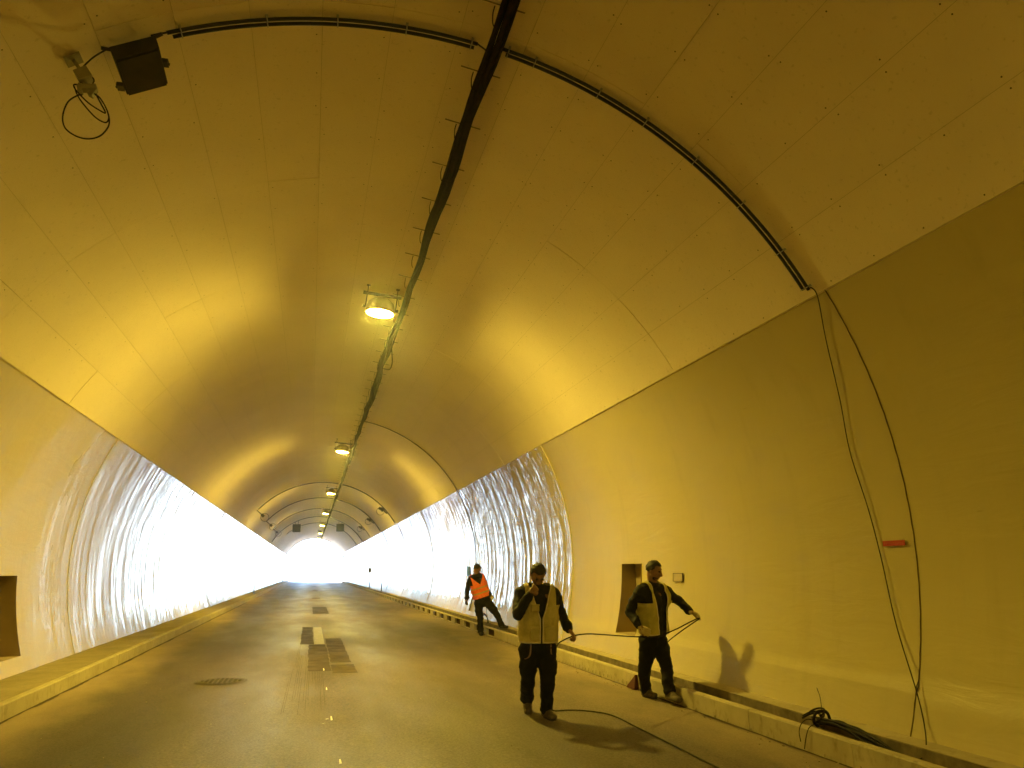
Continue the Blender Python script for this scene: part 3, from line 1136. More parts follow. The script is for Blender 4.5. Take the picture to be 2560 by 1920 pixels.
# far copies: left and right of the crown on three rings
labs = {(-1, 0): 'small round device at the left end of the nearest far conduit', (-1, 1): 'small device at the left end of the second far conduit', (-1, 2): 'small device on the left near the square signals',
        (1, 0): 'dark bracket device high right on the nearest far conduit', (1, 1): 'dark bracket device right on the second far conduit', (1, 2): 'dark bracket device right, nearest the square signals'}


def far_device(side, y, lab):
    th = (-48 if side < 0 else 46.4)
    r = 3.95 if side < 0 else 4.22
    c = Vector(cyl(th, y, r))
    t = thing('bracket_device', lab, 'sensor', c, 'devices on the far ceiling rings')
    q = Vector(cyl(th, y, R - .03))
    up = (q - c).normalized()
    mb = MB()
    mb.tube([c, q], .03, 6)
    mb.build('mount', M['dsteel'], t)
    mb = MB()
    sd = Vector((up.z, 0, -up.x))
    rot = Matrix((sd, Vector((0, 1, 0)), up)).transposed()
    if side > 0:
        mb.box(c, (.20, .3, .14), rot)
        mb.box(c - sd * .14 - up * .05, (.12, .3, .10), rot)
        mb.box(c + sd * .22 + up * .04, (.22, .08, .06), rot)
    else:
        mb.box(c + up * .02, (.14, .2, .16), rot)
    mb.build('case', M['box'], t)
    mb = MB()
    cc = c - up * .12
    pts = [cc + Vector((.2 * math.cos(a), .03 * math.sin(3 * a), .2 * math.sin(a))) for a in np.linspace(.6, 6.9, 24)]
    mb.tube(pts, .012, 5)
    mb.build('cable_loop', M['black'], t)
    return t


for (s, k), lab in labs.items():
    far_device(s, (41.5, 50.4, 59.35)[k], lab)

# lane signals
for (x0, x1, lab) in ((-1.541, -0.898, 'black square lane signal hung from the ceiling, left of the lamps'), (2.051, 2.703, 'black square lane signal hung from the ceiling, right of the cable bundle')):
    xc = (x0 + x1) / 2
    t = thing('lane_signal', lab, 'traffic signal', (xc, 68.4, 5.13), 'square lane signals')
    mb = MB()
    mb.box((xc, 68.4, 5.14), (.65, .22, .65))
    o = mb.build('case', M['navy'], t)
    bv = o.modifiers.new('bev', 'BEVEL'); bv.width = .02
    mb = MB()
    mb.box((xc, 68.275, 5.14), (.55, .02, .55))
    mb.build('face', M['navy'], t)
    for s in (-1, 1):
        x = xc + s * .12
        zt = CZ + math.sqrt((R - .03) ** 2 - (x - CX) ** 2)
        MB().tube([(x, 68.4, 5.46), (x, 68.4, zt)], .022, 6).build('hanger', M['dsteel'], t)

# ------------------------------------------------------------------ small things on the right wall
t = thing('wall_label', 'small red rectangular label stuck on the right wall between two cables', 'label', cyl(90.6, 5.8, R))
mb = MB()
y0, y1, z0, z1 = 5.665, 5.93, 1.670, 1.716
x = CX + R - 0.012
mb.box((x, (y0 + y1) / 2, (z0 + z1) / 2), (.006, y1 - y0, z1 - z0))
mb.build('plate', M['red'], t)
mb = MB()
for i in range(11):
    mb.box((x - .0036, y0 + .022 + i * .022, 1.692 + .003 * ((i * 7) % 3 - 1)), (.001, .011, .014))
mb.build('print', M['redfaint'], t)
t = thing('cover_plate', 'small rectangular cover plate on the right wall beside the man with gloves', 'cover plate', cyl(94.7, 9.98, R))
x = CX + math.sqrt(R * R - .4 ** 2)
mb = MB()
mb.box((x - .012, 9.975, 1.375), (.012, .27, .10), Matrix.Rotation(R_(4.7), 3, 'Y'))
mb.build('plate', M['plate'], t)
mb = MB()
for dy, dz, sy, sz in ((0, .053, .285, .008), (0, -.053, .285, .008), (.14, 0, .008, .11), (-.14, 0, .008, .11)):
    mb.box((x - .018 + dz * .08, 9.975 + dy, 1.375 + dz), (.01, sy, sz), Matrix.Rotation(R_(4.7), 3, 'Y'))
mb.build('frame', M['sealdark'], t)
t = thing('wall_sign', 'small blue sign on the right wall behind the man in orange', 'sign', (4.88, 24.6, 1.45))
mb = MB(); mb.box((4.86, 24.6, 1.45), (.02, .5, .3)); mb.build('plate', M['blue'], t)
mb = MB(); mb.box((4.88, 24.6, 1.45), (.03, .3, .2)); mb.build('bracket', M['dsteel'], t)

# marker posts far along the kerbs
for (x, y, h, head, lab) in ((4.5, 62.5, 1.35, True, 'thin dark post with a small box on top, farthest on the right kerb'), (4.5, 51.8, 1.35, False, 'thin bare dark post on the right kerb, nearer than the boxed one'), (-3.25, 50.5, .85, False, 'thin dark post standing on the left sidewalk')):
    zb = zk if x > 0 else .37
    t = thing('marker_post', lab, 'post', (x, y, zb))
    mb = MB(); mb.tube([(x, y, zb), (x + .02, y, zb + h)], .032, 8); mb.build('pole', M['dsteel'], t)
    mb = MB(); mb.box((x, y, zb + .02), (.18, .18, .03)); mb.build('foot', M['dsteel'], t)
    if head:
        mb = MB(); mb.box((x + .01, y, zb + h), (.26, .12, .36)); mb.build('head', M['box'], t)

# red wedge at the end of the gutter seam
mb = MB()
a, b, c = (KX - .035, 9.735, .186), (KX - .06, 9.99, .012), (KX - .06, 9.72, .012)
d_, e, f = (KX - .003, 9.735, .186), (KX - .003, 9.99, .012), (KX - .003, 9.72, .012)
mb.add([a, b, c, d_, e, f], [(0, 1, 2), (3, 5, 4), (0, 3, 4, 1), (1, 4, 5, 2), (2, 5, 3, 0)])
tag(mb.build('wedge', M['wedge']), 'small dark red triangular wedge against the right kerb by the walking man', 'wedge')
# ragged seam of old mortar teeth on the kerb face
mb = MB()
y = 5.2
while y < 16.9:
    w = rng.uniform(.02, .06)
    z = 0.045 + (y - 9.8) * -0.006 if y > 9.75 else 0.012
    h = rng.uniform(.015, .035)
    mb.add([(KX - .004, y, z + h), (KX - .004, y + w, z + h * rng.uniform(.6, 1.2)), (KX - .013, y + w * .8, z - .012), (KX - .010, y + w * .1, z - .016)], [(0, 1, 2, 3)])
    y += w + (rng.uniform(.05, .14) if y > 9.9 else rng.uniform(.15, .7))
te = mb.build('mortar_teeth', M['walk'], kr)
te['kind'] = 'stuff'

# debris: crumbs along the gutter and in the trench
mb = MB()
for i in range(620):
    if i % 3 == 0:
        x, y = rng.uniform(4.2, 4.41), rng.uniform(4.5, 22)
        z = zk - .085
        s = rng.uniform(.006, .022)
    elif i % 3 == 1:
        x, y = KX - abs(rng.normal(0, .12)) - .01, rng.uniform(4.5, 20)
        z = road_z(x)
        s = rng.uniform(.004, .013)
    else:
        x, y = rng.uniform(-2.8, 4.0), rng.uniform(4.5, 22)
        z = road_z(x)
        s = rng.uniform(.003, .009)
    mb.box((x, y, z + s * .3), (s, s * rng.uniform(.6, 1.6), s * .7), Matrix.Rotation(rng.uniform(0, 3), 3, 'Z'), mi=int(rng.integers(0, 3)))
de = mb.build('debris', [M['kerb'], M['trench'], M['walk']])
de['kind'] = 'stuff'
de['label'] = 'crumbs of mortar and grit on the road and trench'

# ------------------------------------------------------------------ cables
pts = [cyl(59.5, 5.68, R - .05), (4.300, 5.667, 3.955), (4.353, 5.67, 3.864), (4.521, 5.848, 3.53), (4.716, 6.009, 3.007), (4.831, 6.107, 2.536), (4.895, 6.043, 2.014), (4.901, 5.964, 1.566), (4.845, 5.822, 1.021), (4.700, 5.518, .528), (4.625, 5.396, .289), (4.47, 5.24, .16), (4.38, 5.22, .115)]
tag(MB().tube(smooth_path(pts, 8), .0048, 6).build('hanging_cable', M['black']), 'thin black cable hanging free down the right wall from the conduit into the trench', 'cable')

pts = [(3.05, 4.4, .043), (3.05, 5.2, .043), (3.07, 5.861, .043), (3.09, 6.643, .041), (3.10, 7.353, .041), (3.10, 8.103, .041), (2.934, 8.40, .045), (2.75, 8.46, .055), (2.58, 8.47, .062), (2.575, 8.5, .13), (2.588, 8.5, .365), (2.604, 8.45, .617), (2.60, 8.27, .755), (2.615, 8.1, .812), (2.664, 8.05, .840), (2.731, 8.05, .857), (2.88, 8.12, .858), (3.073, 8.25, .835), (3.493, 8.55, .775), (3.80, 8.72, .74), (4.0, 8.74, .745), (4.22, 8.74, .81), (4.38, 8.70, .885), (4.475, 8.69, .92), (4.50, 8.70, .915), (4.46, 8.8, .86), (4.363, 8.95, .754), (4.277, 9.15, .62), (4.25, 9.5, .40), (4.29, 10.0, .2), (4.3, 10.5, .12), (4.3, 12, .115)]
tag(MB().tube(smooth_path(pts, 8), .0070, 6).build('black_cable', M['black']), 'long black cable trailing on the road and passed between the two men in front', 'cable')

# coil of cables lying in the trench
t = thing('cable_coil', 'thick bundle of coiled black cables lying in the trench at lower right', 'cables', (4.36, 6.0, .2))
for i in range(13):
    ox, oz = rng.uniform(-.045, .045), rng.uniform(0, .045)
    pts = []
    y0, y1 = 5.35 + rng.uniform(-.12, .25), 6.42 + rng.uniform(-.08, .06)
    for k in range(9):
        u = k / 8
        y = y0 + (y1 - y0) * u
        x = 4.29 + .10 * u + ox * (0.5 + u * .7) + rng.uniform(-.006, .006)
        z = zk - .065 + oz * (.5 + u) + .05 * math.sin(u * math.pi) + rng.uniform(-.004, .004) + (.03 * u)
        pts.append((x, y, z))
    MB().tube(smooth_path(pts, 4), .0085, 6).build('cable', M['black'], t)
for (r1, cx_, cy_2, cz_) in ((.10, 4.40, 6.42, .20), (.075, 4.41, 6.38, .235), (.09, 4.37, 6.40, .19)):
    pts = [(cx_ - .05 + r1 * .9 * math.cos(a), cy_2 + r1 * math.sin(a) * 1.1, cz_ + .035 * math.cos(a) + .02) for a in np.linspace(-1.9, 1.9, 14)]
    MB().tube(pts, .008, 6).build('cable', M['black'], t)
mb = MB()
mb.tube(smooth_path([(4.35, 6.36, .15), (4.30, 6.34, .20), (4.33, 6.33, .27), (4.42, 6.32, .27), (4.45, 6.32, .2), (4.44, 6.32, .15)], 4), .014, 6)
mb.build('tie', M['black'], t)
for pts in ([(4.30, 6.3, .2), (4.2, 6.27, .235), (4.12, 6.25, .21), (4.088, 6.25, .15), (4.085, 6.24, .07)], [(4.28, 6.18, .2), (4.2, 6.15, .215), (4.11, 6.13, .2), (4.09, 6.16, .12), (4.088, 6.2, .02)], [(4.42, 6.38, .26), (4.50, 6.5, .36), (4.56, 6.62, .42)]):
    MB().tube(smooth_path(pts, 5), .004, 5).build('loose_wire', M['black'], t)

# small coil by the far man, with the line to his hand
t = thing('wire_coil', 'small loop of wire on the ledge beside the far man in orange', 'wire', (4.35, 20.2, .2))
for k in range(3):
    pts = [(4.36 + .02 * k, 20.1 + .42 * math.cos(a) + .05 * k, .20 + .22 * abs(math.sin(a)) * (1 - .12 * k)) for a in np.linspace(0, 3.14, 12)]
    MB().tube(pts, .010, 5).build('strand', M['bundle'], t)
MB().tube(smooth_path([(4.36, 19.7, .22), (4.33, 19.65, .5), (4.22, 19.3, .85), (4.10, 18.7, .84), (4.17, 18.35, .86)], 5), .006, 5).build('strand', M['bundle'], t)


# ------------------------------------------------------------------ people
def sphere_vf(c, rad, n=12, m=8, rot=None):
    vs, fs = [], []
    for i in range(m + 1):
        ph = math.pi * i / m
        for k in range(n):
            a = 2 * math.pi * k / n
            v = Vector((rad[0] * math.sin(ph) * math.cos(a), rad[1] * math.sin(ph) * math.sin(a), rad[2] * math.cos(ph)))
            if rot is not None:
                v = rot @ v
            vs.append(v + Vector(c))
    for i in range(m):
        for k in range(n):
            fs.append((i * n + k, (i + 1) * n + k, (i + 1) * n + (k + 1) % n, i * n + (k + 1) % n))
    return vs, fs


class Blob:
    def __init__(s):
        s.mb = MB()

    def ell(s, c, rad, rot=None):
        if isinstance(rad, (int, float)):
            rad = (rad,) * 3
        v, f = sphere_vf(c, rad, 14, 10, rot)
        s.mb.add(v, f)

    def cap(s, a, b, r0, r1):
        a, b = Vector(a), Vector(b)
        s.ell(a, r0)
        s.ell(b, r1)
        if (b - a).length > 1e-4:
            s.mb.tube([a, b], [r0, r1], 14)

    def chain(s, pts, rs):
        for i in range(len(pts) - 1):
            s.cap(pts[i], pts[i + 1], rs[i], rs[i + 1])

    def build(s, name, m, parent, voxel, smooth=4, wrinkle=0.0, wscale=9.0, seed=0, floor=None):
        tmp = s.mb.build('tmp', m)
        md = tmp.modifiers.new('r', 'REMESH')
        md.mode = 'VOXEL'
        md.voxel_size = voxel
        md.use_smooth_shade = True
        if smooth:
            sm = tmp.modifiers.new('s', 'SMOOTH')
            sm.iterations = smooth
            sm.factor = 0.5
        dg = bpy.context.evaluated_depsgraph_get()
        me = bpy.data.meshes.new_from_object(tmp.evaluated_get(dg))
        me.name = name
        bpy.data.objects.remove(tmp)
        n = len(me.vertices)
        if n and (wrinkle or floor is not None):
            co = np.empty(n * 3); me.vertices.foreach_get('co', co); co = co.reshape(-1, 3)
            no = np.empty(n * 3); me.vertices.foreach_get('normal', no); no = no.reshape(-1, 3)
            if wrinkle:
                rg = np.random.default_rng(seed)
                d = np.zeros(n)
                for k in range(9):
                    w = rg.normal(size=3); w /= np.linalg.norm(w); w[2] *= 1.7
                    fr = wscale * rg.uniform(.7, 2.6)
                    ph = rg.uniform(0, 6.28)
                    warp = 0.6 * np.sin(co @ rg.normal(size=3) * wscale * .6 + ph)
                    d += (1 - np.abs(np.sin(co @ w * fr + ph + warp))) ** 2 / (1 + k * .15)
                d -= d.mean()
                co += no * (d * wrinkle)[:, None]
            if floor is not None:
                co[:, 2] = np.maximum(co[:, 2], floor)
            me.vertices.foreach_set('co', co.ravel())
        me.materials.clear()
        me.materials.append(m)
        for p in me.polygons:
            p.use_smooth = True
        me.update()
        ob = bpy.data.objects.new(name, me)
        COL.objects.link(ob)
        if parent is not None:
            ob.parent = parent
            ob.location = -Vector(parent.location)
        return ob


def hand_into(bl, wr, hd, normal, curl=0.5, right=True, s=1.0, spread=1.0, r=.0095):
    # hd: hand direction, normal: palm side
    hd = Vector(hd).normalized()
    nm = Vector(normal)
    nm = (nm - hd * nm.dot(hd)).normalized()
    sd = hd.cross(nm).normalized() * (1 if right else -1)
    wr = Vector(wr)
    # palm
    for k in (-1, 0, 1):
        bl.cap(wr + hd * .012 + sd * .012 * k, wr + hd * .078 * s + sd * .024 * k, .019, .016)
    lens = (.070, .080, .075, .058)
    for i, L in enumerate(lens):
        off = (-.032 + .0215 * i) * spread
        p = wr + hd * (.080 * s) + sd * off
        segs = (L * .45, L * .32, L * .27)
        a = 0.25 + curl * .5
        d = (hd + sd * off * 1.5).normalized()
        pts = [wr + hd * .05 + sd * off * .7, p]
        for j, sg in enumerate(segs):
            ang = a + j * curl * .85 + .05 * i
            dd = (d * math.cos(ang) + nm * math.sin(ang)).normalized()
            pts.append(pts[-1] + dd * sg)
        bl.chain(pts, [r * 1.15, r * 1.08, r, r * .92, r * .8])
    # thumb
    base = wr + hd * .025 - sd * .022
    t1 = base + (hd * .5 - sd * .75 + nm * .35).normalized() * .042
    t2 = t1 + (hd * .85 - sd * .2 + nm * .5).normalized() * .034
    t3 = t2 + (hd * .8 + sd * .25 + nm * .5).normalized() * .026
    bl.chain([base, t1, t2, t3], [.016, .0135, .0115, .0095])


def person(name_label, J, face, torso_f, style):
    J = {k: Vector(v) for k, v in J.items()}
    base = Vector((J['pelvis'].x, J['pelvis'].y, road_z(J['pelvis'].x)))
    root = thing('person', name_label, 'person', base)
    S = style.get('scale', 1.0)
    seed = style['seed']
    face = Vector(face).normalized()
    F = Vector(torso_f)
    U = (J['neck'] - J['pelvis']).normalized()
    F = (F - U * F.dot(U)).normalized()
    Rt = F.cross(U).normalized()          # the person's right
    # ---- body: one skin
    bl = Blob()
    hu = Vector(style.get('head_up', (0, 0, 1)))
    hu = (hu - face * hu.dot(face)).normalized()
    hr = face.cross(hu).normalized()      # right ear side
    hc = J['head']
    rotH = Matrix((hr, face, hu)).transposed()

    def hp(x, y, z):
        return hc + hr * x * S + face * y * S + hu * z * S
    bl.ell(hp(0, -.008, .018), (.074 * S, .090 * S, .088 * S), rotH)
    bl.ell(hp(0, .022, -.040), (.058 * S, .062 * S, .066 * S), rotH)
    bl.ell(hp(0, .060, -.083), (.024 * S, .022 * S, .018 * S), rotH)      # chin
    bl.cap(hp(.045, .0, -.055), hp(.02, .055, -.085), .022 * S, .02 * S)
    bl.cap(hp(-.045, .0, -.055), hp(-.02, .055, -.085), .022 * S, .02 * S)
    bl.chain([hp(0, .078, .018), hp(0, .094, -.012), hp(0, .104, -.030)], [.010 * S, .012 * S, .015 * S])   # nose
    bl.cap(hp(-.014, .090, -.033), hp(.014, .090, -.033), .009 * S, .009 * S)
    bl.cap(hp(-.034, .070, .032), hp(.034, .070, .032), .013 * S, .013 * S)         # brow
    bl.cap(hp(-.020, .079, -.056), hp(.020, .079, -.056), .008 * S, .008 * S)       # lips
    bl.cap(hp(-.017, .077, -.066), hp(.017, .077, -.066), .0085 * S, .0085 * S)
    for s in (-1, 1):
        bl.ell(hp(.040 * s, .058, -.018), (.020, .018, .018), rotH)                # cheek
        bl.ell(hp(.076 * s, -.008, -.008), (.009 * S, .018 * S, .030 * S), rotH)    # ear
    nb_ = J['neck']
    bl.cap(hp(0, -.025, -.05), nb_ - U * .03, .052 * S, .058 * S)
    ch = J['chest']
    for s, sh, hip in ((1, 'shR', 'hipR'), (-1, 'shL', 'hipL')):
        bl.cap(nb_ - U * .02, J[sh] - Rt * s * .01, .05 * S, .052 * S)
        bl.cap(ch + Rt * s * .07 + U * .08, J['pelvis'] + Rt * s * .06 + U * .06, .09 * S, .095 * S)
        bl.cap(J['pelvis'] + Rt * s * .06, J[hip], .10 * S, .088 * S)
        kn, an = ('kneeR', 'ankR') if s > 0 else ('kneeL', 'ankL')
        el, wr, ha = ('elR', 'wrR', 'haR') if s > 0 else ('elL', 'wrL', 'haL')
        bl.chain([J[hip], J[kn], J[kn].lerp(J[an], .3) - F * .012, J[an]], [.085 * S, .056 * S, .056 * S, .038 * S])
        toe = J['toeR'] if s > 0 else J['toeL']
        bl.chain([J[an], J[an].lerp(toe, .35)], [.032, .022])
        bl.chain([J[sh], J[el], J[el].lerp(J[wr], .3), J[wr]], [.052 * S, .040 * S, .040 * S, .027 * S])
        hdir = J[ha] - J[wr]
        hs = style['hands'][0 if s > 0 else 1]
        hand_into(bl, J[wr], hs.get('dir', hdir), hs['normal'], hs.get('curl', .5), s > 0, 1.0)
    body = bl.build('body', M['skin'], root, .0062, 2)
    # gloves
    for s in (1, -1):
        hs = style['hands'][0 if s > 0 else 1]
        if 'glove' in hs:
            wr, ha = ('wrR', 'haR') if s > 0 else ('wrL', 'haL')
            gl = Blob()
            hand_into(gl, J[wr], hs.get('dir', J[ha] - J[wr]), hs['normal'], hs.get('curl', .5), s > 0, 1.0, 1.05, .0135)
            el = 'elR' if s > 0 else 'elL'
            gl.cap(J[wr], J[wr].lerp(J[el], .12), .031, .037)
            gl.build('glove', M[hs['glove']], root, .007, 2)
    # eyes
    for s in (-1, 1):
        v, f = sphere_vf(hp(.031 * s, .075, .008), (.012, .012, .009), 10, 8, rotH)
        MB().add(v, f, 0, True).build('eye', M['eye'], root)
    # ---- hair / cap
    def head_shell(name, m, test, r=(.082, .099, .098), c=(0, -.008, .02), bump_=.003, thick=.008):
        n1, n2 = 40, 28
        vs, fs = [], []
        rg = np.random.default_rng(seed + 5)
        for i in range(n2 + 1):
            ph = math.pi * i / n2
            for k in range(n1):
                a = 2 * math.pi * k / n1
                v = Vector((math.sin(ph) * math.cos(a), math.sin(ph) * math.sin(a), math.cos(ph)))
                q = bump_ * (math.sin(a * 9 + i) + math.sin(a * 17 + i * 1.7) * .7 + rg.uniform(-.7, .7))
                vs.append(hp(c[0] + v.x * (r[0] + q), c[1] + v.y * (r[1] + q), c[2] + v.z * (r[2] + q)))
        for i in range(n2):
            for k in range(n1):
                ph = math.pi * (i + .5) / n2
                a = 2 * math.pi * (k + .5) / n1
                x, y_, z = math.sin(ph) * math.cos(a), math.sin(ph) * math.sin(a), math.cos(ph)
                if test(x, y_, z):
                    fs.append((i * n1 + k, (i + 1) * n1 + k, (i + 1) * n1 + (k + 1) % n1, i * n1 + (k + 1) % n1))
        o = MB().add(vs, fs, 0, True).build(name, M[m], root)
        sd_ = o.modifiers.new('sol', 'SOLIDIFY')
        sd_.thickness = thick
        sd_.offset = -1
        return o
    if style['hair'] == 'cap':
        head_shell('cap', 'gloved', lambda x, y_, z: z > .28 - .1 * y_, (.086, .102, .098), bump_=.0005)
        mb = MB()
        vs = []
        for k in range(9):
            a = -1.0 + 2.0 * k / 8
            vs.append(hp(.078 * math.sin(a), .085 * math.cos(a) , .045))
            vs.append(hp(.062 * math.sin(a), .085 * math.cos(a) + .075 * math.cos(a * .9), .030))
        mb.add(vs, [(2 * k, 2 * k + 1, 2 * k + 3, 2 * k + 2) for k in range(8)], 0, True)
        o = mb.build('brim', M['gloved'], root)
        sd_ = o.modifiers.new('sol', 'SOLIDIFY'); sd_.thickness = .005
        head_shell('hair', 'hair', lambda x, y_, z: z > -.28 and z < .35 and y_ < .1, (.078, .094, .094), bump_=.0015)
    else:
        head_shell('hair', 'hair', lambda x, y_, z: (z > .52 and y_ < .95) or (y_ < .28 and z > -.02 - .15 * (y_ < .12)) or (y_ < -.25 and z > -.48) or (abs(x) > .8 and y_ < .35 and z > -.05))
    if style.get('beard'):
        head_shell('beard', 'hair', lambda x, y_, z: y_ > -.05 and z < -.42 and z > -.99 and not (abs(x) < .26 and -.56 < z < -.36), (.064, .074, .080), (0, .018, -.036), .001, .004)
    # ---- trousers
    tb = Blob()
    tb.cap(J['pelvis'] + Rt * .055 + U * .07, J['pelvis'] - Rt * .055 + U * .07, .112 * S, .112 * S)
    tb.cap(J['hipR'], J['hipL'], .108 * S, .108 * S)
    for s in (1, -1):
        hip, kn, an = ('hipR', 'kneeR', 'ankR') if s > 0 else ('hipL', 'kneeL', 'ankL')
        cal = J[kn].lerp(J[an], .5)
        cuff = J[kn].lerp(J[an], 1.0)
        tb.chain([J[hip], J[hip].lerp(J[kn], .5), J[kn], cal - F * .01, cuff], [.106 * S, .094 * S, .074 * S, .069 * S, .068 * S])
        tb.chain([J[hip].lerp(J[kn], .45) + Rt * s * .055, J[hip].lerp(J[kn], .72) + Rt * s * .05], [.052, .052])   # cargo pocket
        tb.ell(cuff, (.073, .073, .032))
        tb.ell(J[kn].lerp(J[an], .82), (.074, .074, .03))
    tb.build('trousers', M['trousers'], root, .011, 3, .007, 10, seed)
    if style.get('trim'):
        for s in (1, -1):
            hip = J['hipR'] if s > 0 else J['hipL']
            c = hip + Rt * s * -.0 + F * .105
            pts = [c + U * .05 + Rt * s * .005, c - U * .03 + Rt * s * .008, c - U * .075 + Rt * s * .022 - F * .004, c - U * .10 + Rt * s * .055 - F * .03]
            mb = MB()
            pp = smooth_path(pts, 4)
            vs = []
            for p in pp:
                vs += [p + F * .006, p + Rt * s * .014 + F * .004, p - F * .02, p + Rt * s * .014 - F * .02]
            fs = []
            for i in range(len(pp) - 1):
                o_ = i * 4
                fs += [(o_, o_ + 1, o_ + 5, o_ + 4), (o_ + 2, o_, o_ + 4, o_ + 6), (o_ + 1, o_ + 3, o_ + 7, o_ + 5)]
            mb.add(vs, fs, 0, True)
            mb.build('pocket_trim', M['trim'], root)
    # ---- jacket
    jb = Blob()
    top = nb_ - U * .035
    for s in (1, -1):
        sh = J['shR'] if s > 0 else J['shL']
        el, wr = ('elR', 'wrR') if s > 0 else ('elL', 'wrL')
        jb.cap(top + Rt * s * .03, sh - U * .005, .066 * S, .068 * S)
        jb.chain([sh - Rt * s * .05 - U * .06, ch + Rt * s * .078, J['pelvis'] + Rt * s * .07 + U * .03], [.105 * S, .118 * S, .122 * S])
        jb.chain([sh, sh.lerp(J[el], .5), J[el], J[el].lerp(J[wr], .5), J[el].lerp(J[wr], .93)], [.070 * S, .064 * S, .057 * S, .052 * S, .043 * S])
        jb.ell(J[el].lerp(J[wr], .75), .054 * S)
        jb.ell(J[el].lerp(sh, .12), .062 * S)
    jb.cap(ch + U * .05, J['pelvis'] + U * .06, .125 * S, .125 * S)
    # collar / hood folds
    for a in np.linspace(0, 6.28, 13):
        jb.ell(nb_ - U * .0 + (Rt * math.cos(a) * .062 + F * math.sin(a) * .058) * S, .026)
    if style.get('hood'):
        for a in np.linspace(3.4, 6.0, 8):
            jb.ell(nb_ - U * .035 + (Rt * math.cos(a) * .10 + F * math.sin(a) * .10), .042)
    jk = jb.build('jacket', M['jacket'], root, .011, 3, .007, 10, seed + 1)
    # ---- vest, cut from a torso-only blob
    vb = Blob()
    k_ = .017
    for s in (1, -1):
        sh = J['shR'] if s > 0 else J['shL']
        vb.cap(top + Rt * s * .03, sh - U * .005, (.066 * S + k_), (.068 * S + k_))
        vb.chain([sh - Rt * s * .05 - U * .06, ch + Rt * s * .078, J['pelvis'] + Rt * s * .07 + U * .03, J['pelvis'] + Rt * s * .075 - U * .12], [.105 * S + k_, .118 * S + k_, .124 * S + k_, .118 * S + k_])
    vb.cap(ch + U * .05, J['pelvis'] - U * .06, .125 * S + k_, .125 * S + k_)
    vo = vb.build('vest', M[style['vest']], root, .012, 3, .005, 8, seed + 2)
    org = J['pelvis'] - Vector(root.location) + Vector(root.location)
    H = (nb_ - J['pelvis']).length
    vs_ = style['v']
    bm = bmesh.new()
    bm.from_mesh(vo.data)

    def bis(co, no):
        bmesh.ops.bisect_plane(bm, geom=list(bm.verts) + list(bm.edges) + list(bm.faces), plane_co=co, plane_no=no)
    P0 = J['pelvis']
    hem = vs_['hem'] * H
    bis(P0 + U * hem, U)
    bis(P0 + U * (hem + .016), U)
    aw = vs_.get('arm', .155)
    for s in (1, -1):
        bis(P0 + Rt * s * aw, Rt)
        bis(P0 + Rt * s * vs_.get('neckw', .07), Rt)
    armh = .66 * H
    bis(P0 + U * armh, U)
    front = vs_.get('front', True)

    def gap(h):
        t = max(0.0, (h / H - vs_['v0']) / (1.0 - vs_['v0']))
        return vs_['g0'] + (vs_['g1'] - vs_['g0']) * t
    for s in (1, -1):
        for pw in (0, .012):
            if vs_.get('g0', 0) > 0:
                bis(P0 + Rt * (s * (vs_['g0'] + pw)), Rt)
            h0, h1 = vs_['v0'] * H, H
            d = (U * (h1 - h0) + Rt * s * (vs_['g1'] - vs_['g0'])).normalized()
            bis(P0 + Rt * s * (vs_['g0'] + pw) + U * h0, d.cross(F))
    for (b0_, b1_) in vs_.get('bands', ()):
        bis(P0 + U * b0_ * H, U)
        bis(P0 + U * b1_ * H, U)
    kill = []
    vo.data.materials.append(M['piping'])
    vo.data.materials.append(M['reflect'])
    for fc in bm.faces:
        c = fc.calc_center_median()
        d = c - P0
        h, s_, f_ = d.dot(U), d.dot(Rt), d.dot(F)
        dead = h < hem
        if h > armh and abs(s_) > aw:
            dead = True
        if h > .9 * H and abs(s_) < vs_.get('neckw', .07):
            dead = True
        side_ok = (f_ > 0) if front else (f_ < 0)
        gp = gap(h)
        if side_ok and abs(s_) < gp and (h > vs_['v0'] * H or vs_['g0'] > 0):
            dead = True
        if dead:
            kill.append(fc)
            continue
        if h < hem + .016 or (side_ok and abs(s_) < gp + .012 and (h > vs_['v0'] * H or vs_['g0'] > 0)):
            if vs_.get('piping', True):
                fc.material_index = 1
        for (b0_, b1_) in vs_.get('bands', ()):
            if b0_ * H < h < b1_ * H:
                fc.material_index = 2
    bmesh.ops.delete(bm, geom=kill, context='FACES')
    for fc in bm.faces:
        fc.smooth = True
    bm.to_mesh(vo.data)
    bm.free()
    sd_ = vo.modifiers.new('sol', 'SOLIDIFY')
    sd_.thickness = .007
    sd_.offset = 1
    # pockets on the vest front
    for (ps, ph_, pw, phh) in style.get('pockets', ()):
        q = P0 + Rt * ps + U * ph_ * H
        r_front = .118 * S + k_ + .012
        mb = MB()
        rotP = Matrix((Rt, F, U)).transposed()
        mb.box(q + F * (r_front + .001), (pw, .016, phh), rotP)
        mb.box(q + F * (r_front + .006) + U * phh * .42, (pw + .006, .012, phh * .22), rotP)
        o = mb.build('pocket', M[style['vest']], root)
        bv_ = o.modifiers.new('b', 'BEVEL'); bv_.width = .004; bv_.segments = 2
